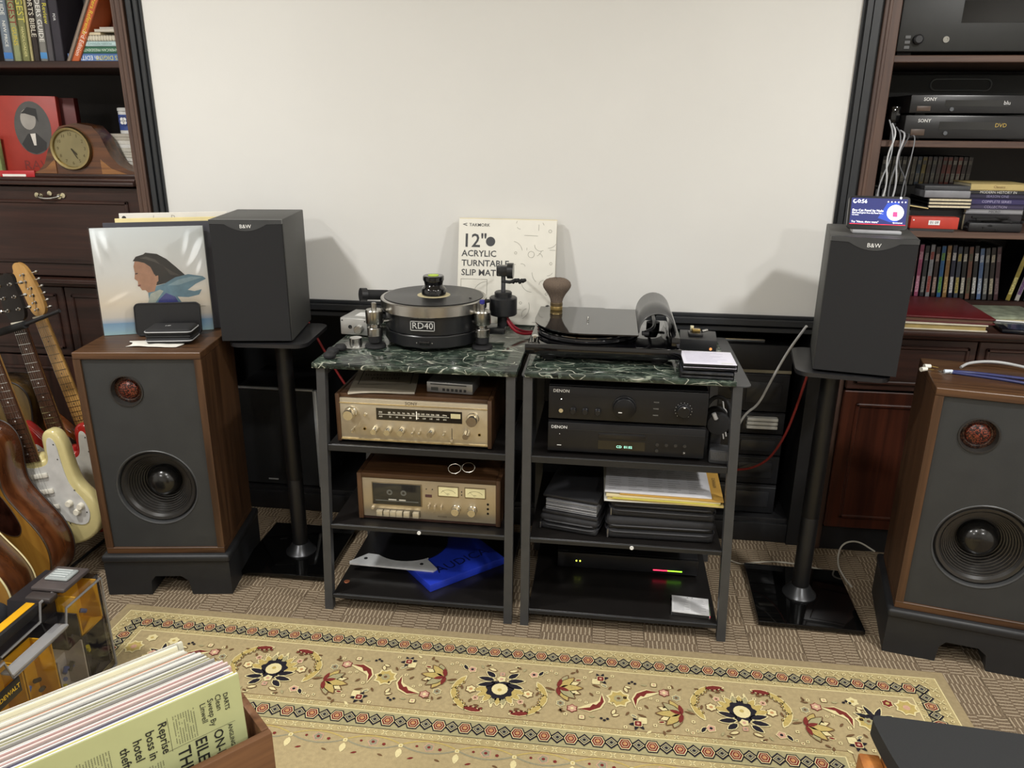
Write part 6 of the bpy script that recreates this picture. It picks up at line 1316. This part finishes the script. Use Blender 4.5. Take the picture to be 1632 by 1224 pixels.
k = thing('guitar_stand', 'black padded guitar stand holding the guitar necks', 'guitar stand', (-1.98, 2.1, 0))
FOAM = mat('#141415', .9)
MB().tube([(-.30, .30, .74), (.04, .10, .795), (.18, .05, .84)], .012, FOAM, 12).done('padded_bar', k); MB().tube([(.18, .05, .84), (.306, .05, .889)], .006, BLACK, 8).done('arm_end', k)
MB().tube([(-.30, .30, .74), (-.32, .38, .3), (-.32, .38, .0)], .013, BLACK, 10).done('upright', k); MB().tube([(-.32, -.5, .02), (-.32, .40, .02)], .012, BLACK, 8).done('base_rail', k); MB().tube([(.22, -.5, .006), (.22, .30, .006)], .005, FOAM, 8).done('base_rail', k)
# ---------------------------------------------------------------- tool organiser
mt = Matrix(((.0, 0, 1, -1.300), (-1, 0, 0, 1.655), (0, 1, 0, 0), (0, 0, 0, 1)))      # local x -> -Y, y -> up, z -> +X
k = thing('tool_organiser', 'clear lidded tool organiser with yellow bins standing behind the record box', 'tool case', M=mt)
out = [(0, .012), (.012, 0), (.47, 0), (.48, .012), (.48, .29), (.47, .30), (.355, .30), (.342, .247), (.165, .252), (.153, .30), (.012, .30), (0, .288)]
smoke = mat('#242226', .35, var=.1)
MB().prism(out, -.16, -.075, smoke).done('back_shell', k)
PC_ = clear('#f4f3f4', .05, .08)
b = MB(); b.rings([[(p[0], p[1], z) for p in inset(out, d)] for d, z in ((0, -.074), (0, -.012), (.010, -.002))], PC_, True, False, True); b.done('clear_lid', k)
for P_, nm in ((out, 'lid_rim'), (inset(out, .012), 'lid_rib')):
    MB().tube([(p[0], p[1], -.004 if nm == 'lid_rib' else -.070) for p in P_], .0035, clear('#9a989c', .2, .12, .25), 6, True).done(nm, k)
for x0, x1, y in ((.16, .35, .245),):
    b = MB(); b.box(x0, x1, y, y+.006, -.03, .004, clear('#b8b6ba', .25, .12, .3), .002); b.done('lid_lip', k)
YEL = mat('#d09a1c', .4, var=.08)
def ybin(x0, x1, y0, y1, c, fill):
    b = MB(); t = .004
    b.box(x0, x1, y0, y0+t, -.07, -.016, c); b.box(x0, x0+t, y0, y1, -.07, -.016, c); b.box(x1-t, x1, y0, y1, -.07, -.016, c); b.box(x0, x1, y0, y1, -.0745, -.0705, c)
    b.prism([(x0, y0+t), (x0+(x1-x0)*.5, y0+.03), (x1, y0+t), (x1, y0+.055), (x1-.012, y1), (x0+.012, y1), (x0, y0+.055)][:3]+[(x1, y0)], -.020, -.016, c); bo = b.done('bin', k)
    if fill:
        for q in range(fill): 
            cx, cy = x0+.02+random.random()*(x1-x0-.04), y0+.012+random.random()*(y1-y0)*.45
            MB().cyl((cx, cy, -.06+random.random()*.02), (cx+random.uniform(-.02, .02), cy+random.uniform(-.01, .02), -.05), .006, mat(random.choice(('#2c2c2e', '#8c8a84', '#4a5a8a', '#c8b838', '#3a3a3a')), .4), n=8).done('fitting', bo)
ybin(.014, .10, .165, .285, YEL, 2); ybin(.104, .155, .165, .24, mat('#2a282c', .4), 2); ybin(.014, .10, .02, .16, mat('#3c3a40', .4), 3); ybin(.104, .20, .02, .16, mat('#b2aaa0', .5), 5); ybin(.204, .30, .02, .235, YEL, 8); ybin(.304, .39, .02, .235, YEL, 3); ybin(.394, .466, .02, .285, mat('#3a383c', .4), 3)
for xx in (.004, .36):
    MB().box(xx, xx+.105, .300, .312, -.13, -.035, mat('#4a4342', .4), .005).done('latch_housing', k)
    MB().box(xx+.108, xx+.14, .290, .306, -.12, -.05, mat('#3a3433', .4), .005).done('latch_hinge', k)
for x0 in (.025, .40):
    l_ = MB().box(x0, x0+.05, .312, .319, -.115, -.05, mat('#a9b0b0', .3, .3), .004).done('latch', k)
    for q in range(4): MB().box(x0+.008+.010*q, x0+.011+.010*q, .3192, .322, -.105, -.06, mat('#c4caca', .3), .001).done('latch_rib', l_)
h_ = MB().box(.12, .38, .268, .296, -.115, -.075, mat('#1a1a1c', .5), .006).done('handle', k); MB().box(.13, .37, .2962, .2985, -.108, -.084, mat('#d8a018', .4), .001).done('handle_stripe', h_)
b = MB(); b.box(.335, .405, .195, .235, -.001, .003, mat('#1a1a1c', .4), .001); b.done('badge', k); b = MB(); b.text('DEWALT', .0155, mat('#d8b02c', .4), T(.37, .215, .0034) @ Matrix.Scale(-1, 4, (1, 0, 0)), bold=.02); b.done('badge_lettering', k, flat=True)
MB().prism([(.012, .3005), (.005, .29), (-.012, .20), (-.012, .02), (-.004, .01), (0, .02), (0, .29)], -.06, -.02, clear('#a8a6aa', .15, .1, .15)).done('end_clip', k)
MIR = Matrix.Scale(-1, 4, (1, 0, 0))
for o in k.children_recursive:
    o.data.transform(MIR); o.data.flip_normals()
k.matrix_world = mt @ MIR
k = thing('cloth_bag', 'dark folded bag lying behind the tool organiser handle', 'bag', (-1.60, 1.36, .0)); MB().box(-.12, .12, -.2, .2, 0, .275, mat('#26272c', .8, var=.3, bump=.4, bs=60), .05, seg=4).done('bag', k)

# ---------------------------------------------------------------- record box
ux = Vector((.68, .733, 0)).normalized(); nx_ = Vector((ux.y, -ux.x, 0))            # ux: along the sleeves to the right end, nx_: out of the front sleeve
ZT = .68; O = Vector((-.507, .881, 0))
mbx = Matrix.Identity(4)
for i in range(3): mbx[i][0], mbx[i][1], mbx[i][2] = ux[i], -nx_[i], (0, 0, 1)[i]
mbx.translation = O
# local: x towards right end (0 = right end of front sleeve), y backwards, z up
k = thing('record_box', 'brown wooden record box full of sleeves at the lower left', 'record box', M=mbx)
CRW = wood('#5d3d26', '#7a5436', 'x', .5); CRZ = wood('#5d3d26', '#7a5436', 'z', .5)
zr = .590; z0 = .0135
MB().box(-.40, .025, -.042, -.030, z0, zr, CRW, .002).done('front_board', k); MB().box(-.40, .025, .058, .070, z0, zr, CRW, .002).done('rear_board', k)
MB().box(.013, .025, -.0295, .0575, z0, zr, CRZ, .002).done('end_board', k); MB().box(-.40, -.388, -.0295, .0575, z0, zr, CRZ, .002).done('end_board', k); MB().box(-.387, .0125, -.0295, .0575, .345, .3695, CRW).done('bottom_board', k)
spec = [('yellow green sleeve with newspaper print', '#b9bd8a', 0), ('bright yellow edged sleeve', '#d6cf78', -.004), ('blue sleeve', '#5a6690', -.014), ('lilac grey sleeve', '#a9a0ae', -.005), ('pink sleeve', '#cbaaa4', .0), ('pale pink sleeve', '#d4bcb6', -.002), ('dusty pink sleeve', '#c0a09c', -.006), ('dark plum sleeve', '#3c2428', -.010), ('grey sleeve', '#a3a09a', -.014), ('pale yellow sleeve', '#d3d094', -.018), ('olive grey sleeve', '#a6a48c', -.020), ('silver grey sleeve', '#93928e', -.022), ('white sleeve', '#e4e2da', -.024), ('pale grey sleeve', '#bdbbb4', -.030), ('orange edged sleeve', '#c58a70', -.036), ('cream sleeve', '#d6ceb6', -.038), ('off white sleeve', '#e0dccf', -.040), ('beige sleeve', '#cbc4aa', -.044), ('ivory sleeve', '#e0dabe', -.046), ('rearmost pale sleeve', '#cfccb6', -.036)]
NS = len(spec)
for i, (n, c, dx) in enumerate(spec):
    f = i/(NS-1); yb_ = -.0235+.071*f; th = .0031; tilt = R(4.4+12.0*f); zt = .311/math.cos(tilt*.6)+random.uniform(-.003, .002)
    s = thing('record_sleeve', '%s, %s from the front in the record box' % (n, ORD[i]), 'record sleeve', M=mbx @ T(dx, yb_, .3705) @ RX(-tilt), group='record sleeves in the record box')
    MB().box(-.315, 0, 0, th, 0, zt, mat(c, .55, var=.05, vs=14), .0006, seg=1).done('sleeve', s)
    if i % 3 != 2: MB().box(-.312, -.001, th*.2, th*.85, zt, zt+.0012, mat('#e9e6dd', .5), .0003).done('inner_edge', s)
    if i and i % 2 == 0: MB().box(-.316, .002, th+.0003, th+.0006, .02, zt+.004, clear('#f6f6f6', .06, .1)).done('plastic_cover', s)
    if i == 0:
        TM_ = Matrix(((0, 1, 0, 0), (0, 0, -1, -.0006), (-1, 0, 0, 0), (0, 0, 0, 1)))
        b = MB(); ik = mat('#23231f', .6, var=.02)
        for t, u, dn, sz, bold in (('DARTS', .023, .021, .0092, 1), ('Clean', .034, .018, .0115, 0), ('Sweep By', .045, .020, .0115, 0), ('Linwell', .056, .022, .0115, 0), ('ANGLING', .023, .074, .0085, 1), ('ON-FORM', .041, .074, .019, 1), ('EILEEN', .066, .074, .023, 1), ('THEN', .090, .077, .024, 1), ('Reprise', .112, .023, .0165, 1), ('boss in', .129, .028, .0165, 1), ('hotel', .146, .033, .0165, 1), ('theft', .163, .037, .0165, 1)):
            b.text(t, sz, ik, T(-u, 0, zt-dn) @ TM_, 'LEFT', .014 if bold else .004)
        for u0, u1, d0, d1 in ((.068, .100, .022, .070), (.118, .20, .082, .12), (.18, .26, .03, .075)):
            for q in range(int((u1-u0)/.0035)):
                for e in range(int((d1-d0)/.003)):
                    if random.random() < .85: b.shape([(-u0-.0035*q, zt-d0-.003*e), (-u0-.0035*q-.0011, zt-d0-.003*e), (-u0-.0035*q-.0011, zt-d0-.003*e-.0022), (-u0-.0035*q, zt-d0-.003*e-.0022)], mat('#77795c', .6), T(0, -.0006, 0) @ UP)
        b.shape([(-.015, zt-.0725), (-.11, zt-.0725), (-.11, zt-.073), (-.015, zt-.073)], ik, T(0, -.0006, 0) @ UP); b.shape([(-.104, zt-.02), (-.1045, zt-.02), (-.1045, zt-.075), (-.104, zt-.075)], ik, T(0, -.0006, 0) @ UP)
        b.done('newspaper_print', s, flat=True)
# ---------------------------------------------------------------- cushioned seat at lower right
k = thing('upholstered_stool', 'black cushioned stool with wooden legs at the lower right corner', 'stool', (.78, .90, 0), R(-1.5))
MB().prism(chaikin([(-.276, .285), (-.278, .26), (-.268, .17), (-.245, .08), (-.25, -.27), (.32, -.27), (.32, .262), (.30, .265), (-.25, .288)], 2), .418, .45, mat('#1f2021', .85, var=.1, vs=400, bump=.2, bs=800)).done('seat_cushion', k)
LW = wood('#8a5226', '#b07238', 'z', .4)
for x, y in ((-.290, .215), (.28, .22), (-.25, -.24), (.28, -.24)): MB().box(x-.018, x+.018, y-.018, y+.018, 0.0135, .417 if x > 0 or y < 0 else .412, LW, .004).done('leg', k)
for y in (.22, -.24): MB().box(-.23, .262, y-.01, y+.01, .36, .4175, LW, .002).done('rail', k)
MB().box(-.271, -.24, .20, .23, .37, .4175, LW, .002).done('bracket', k)
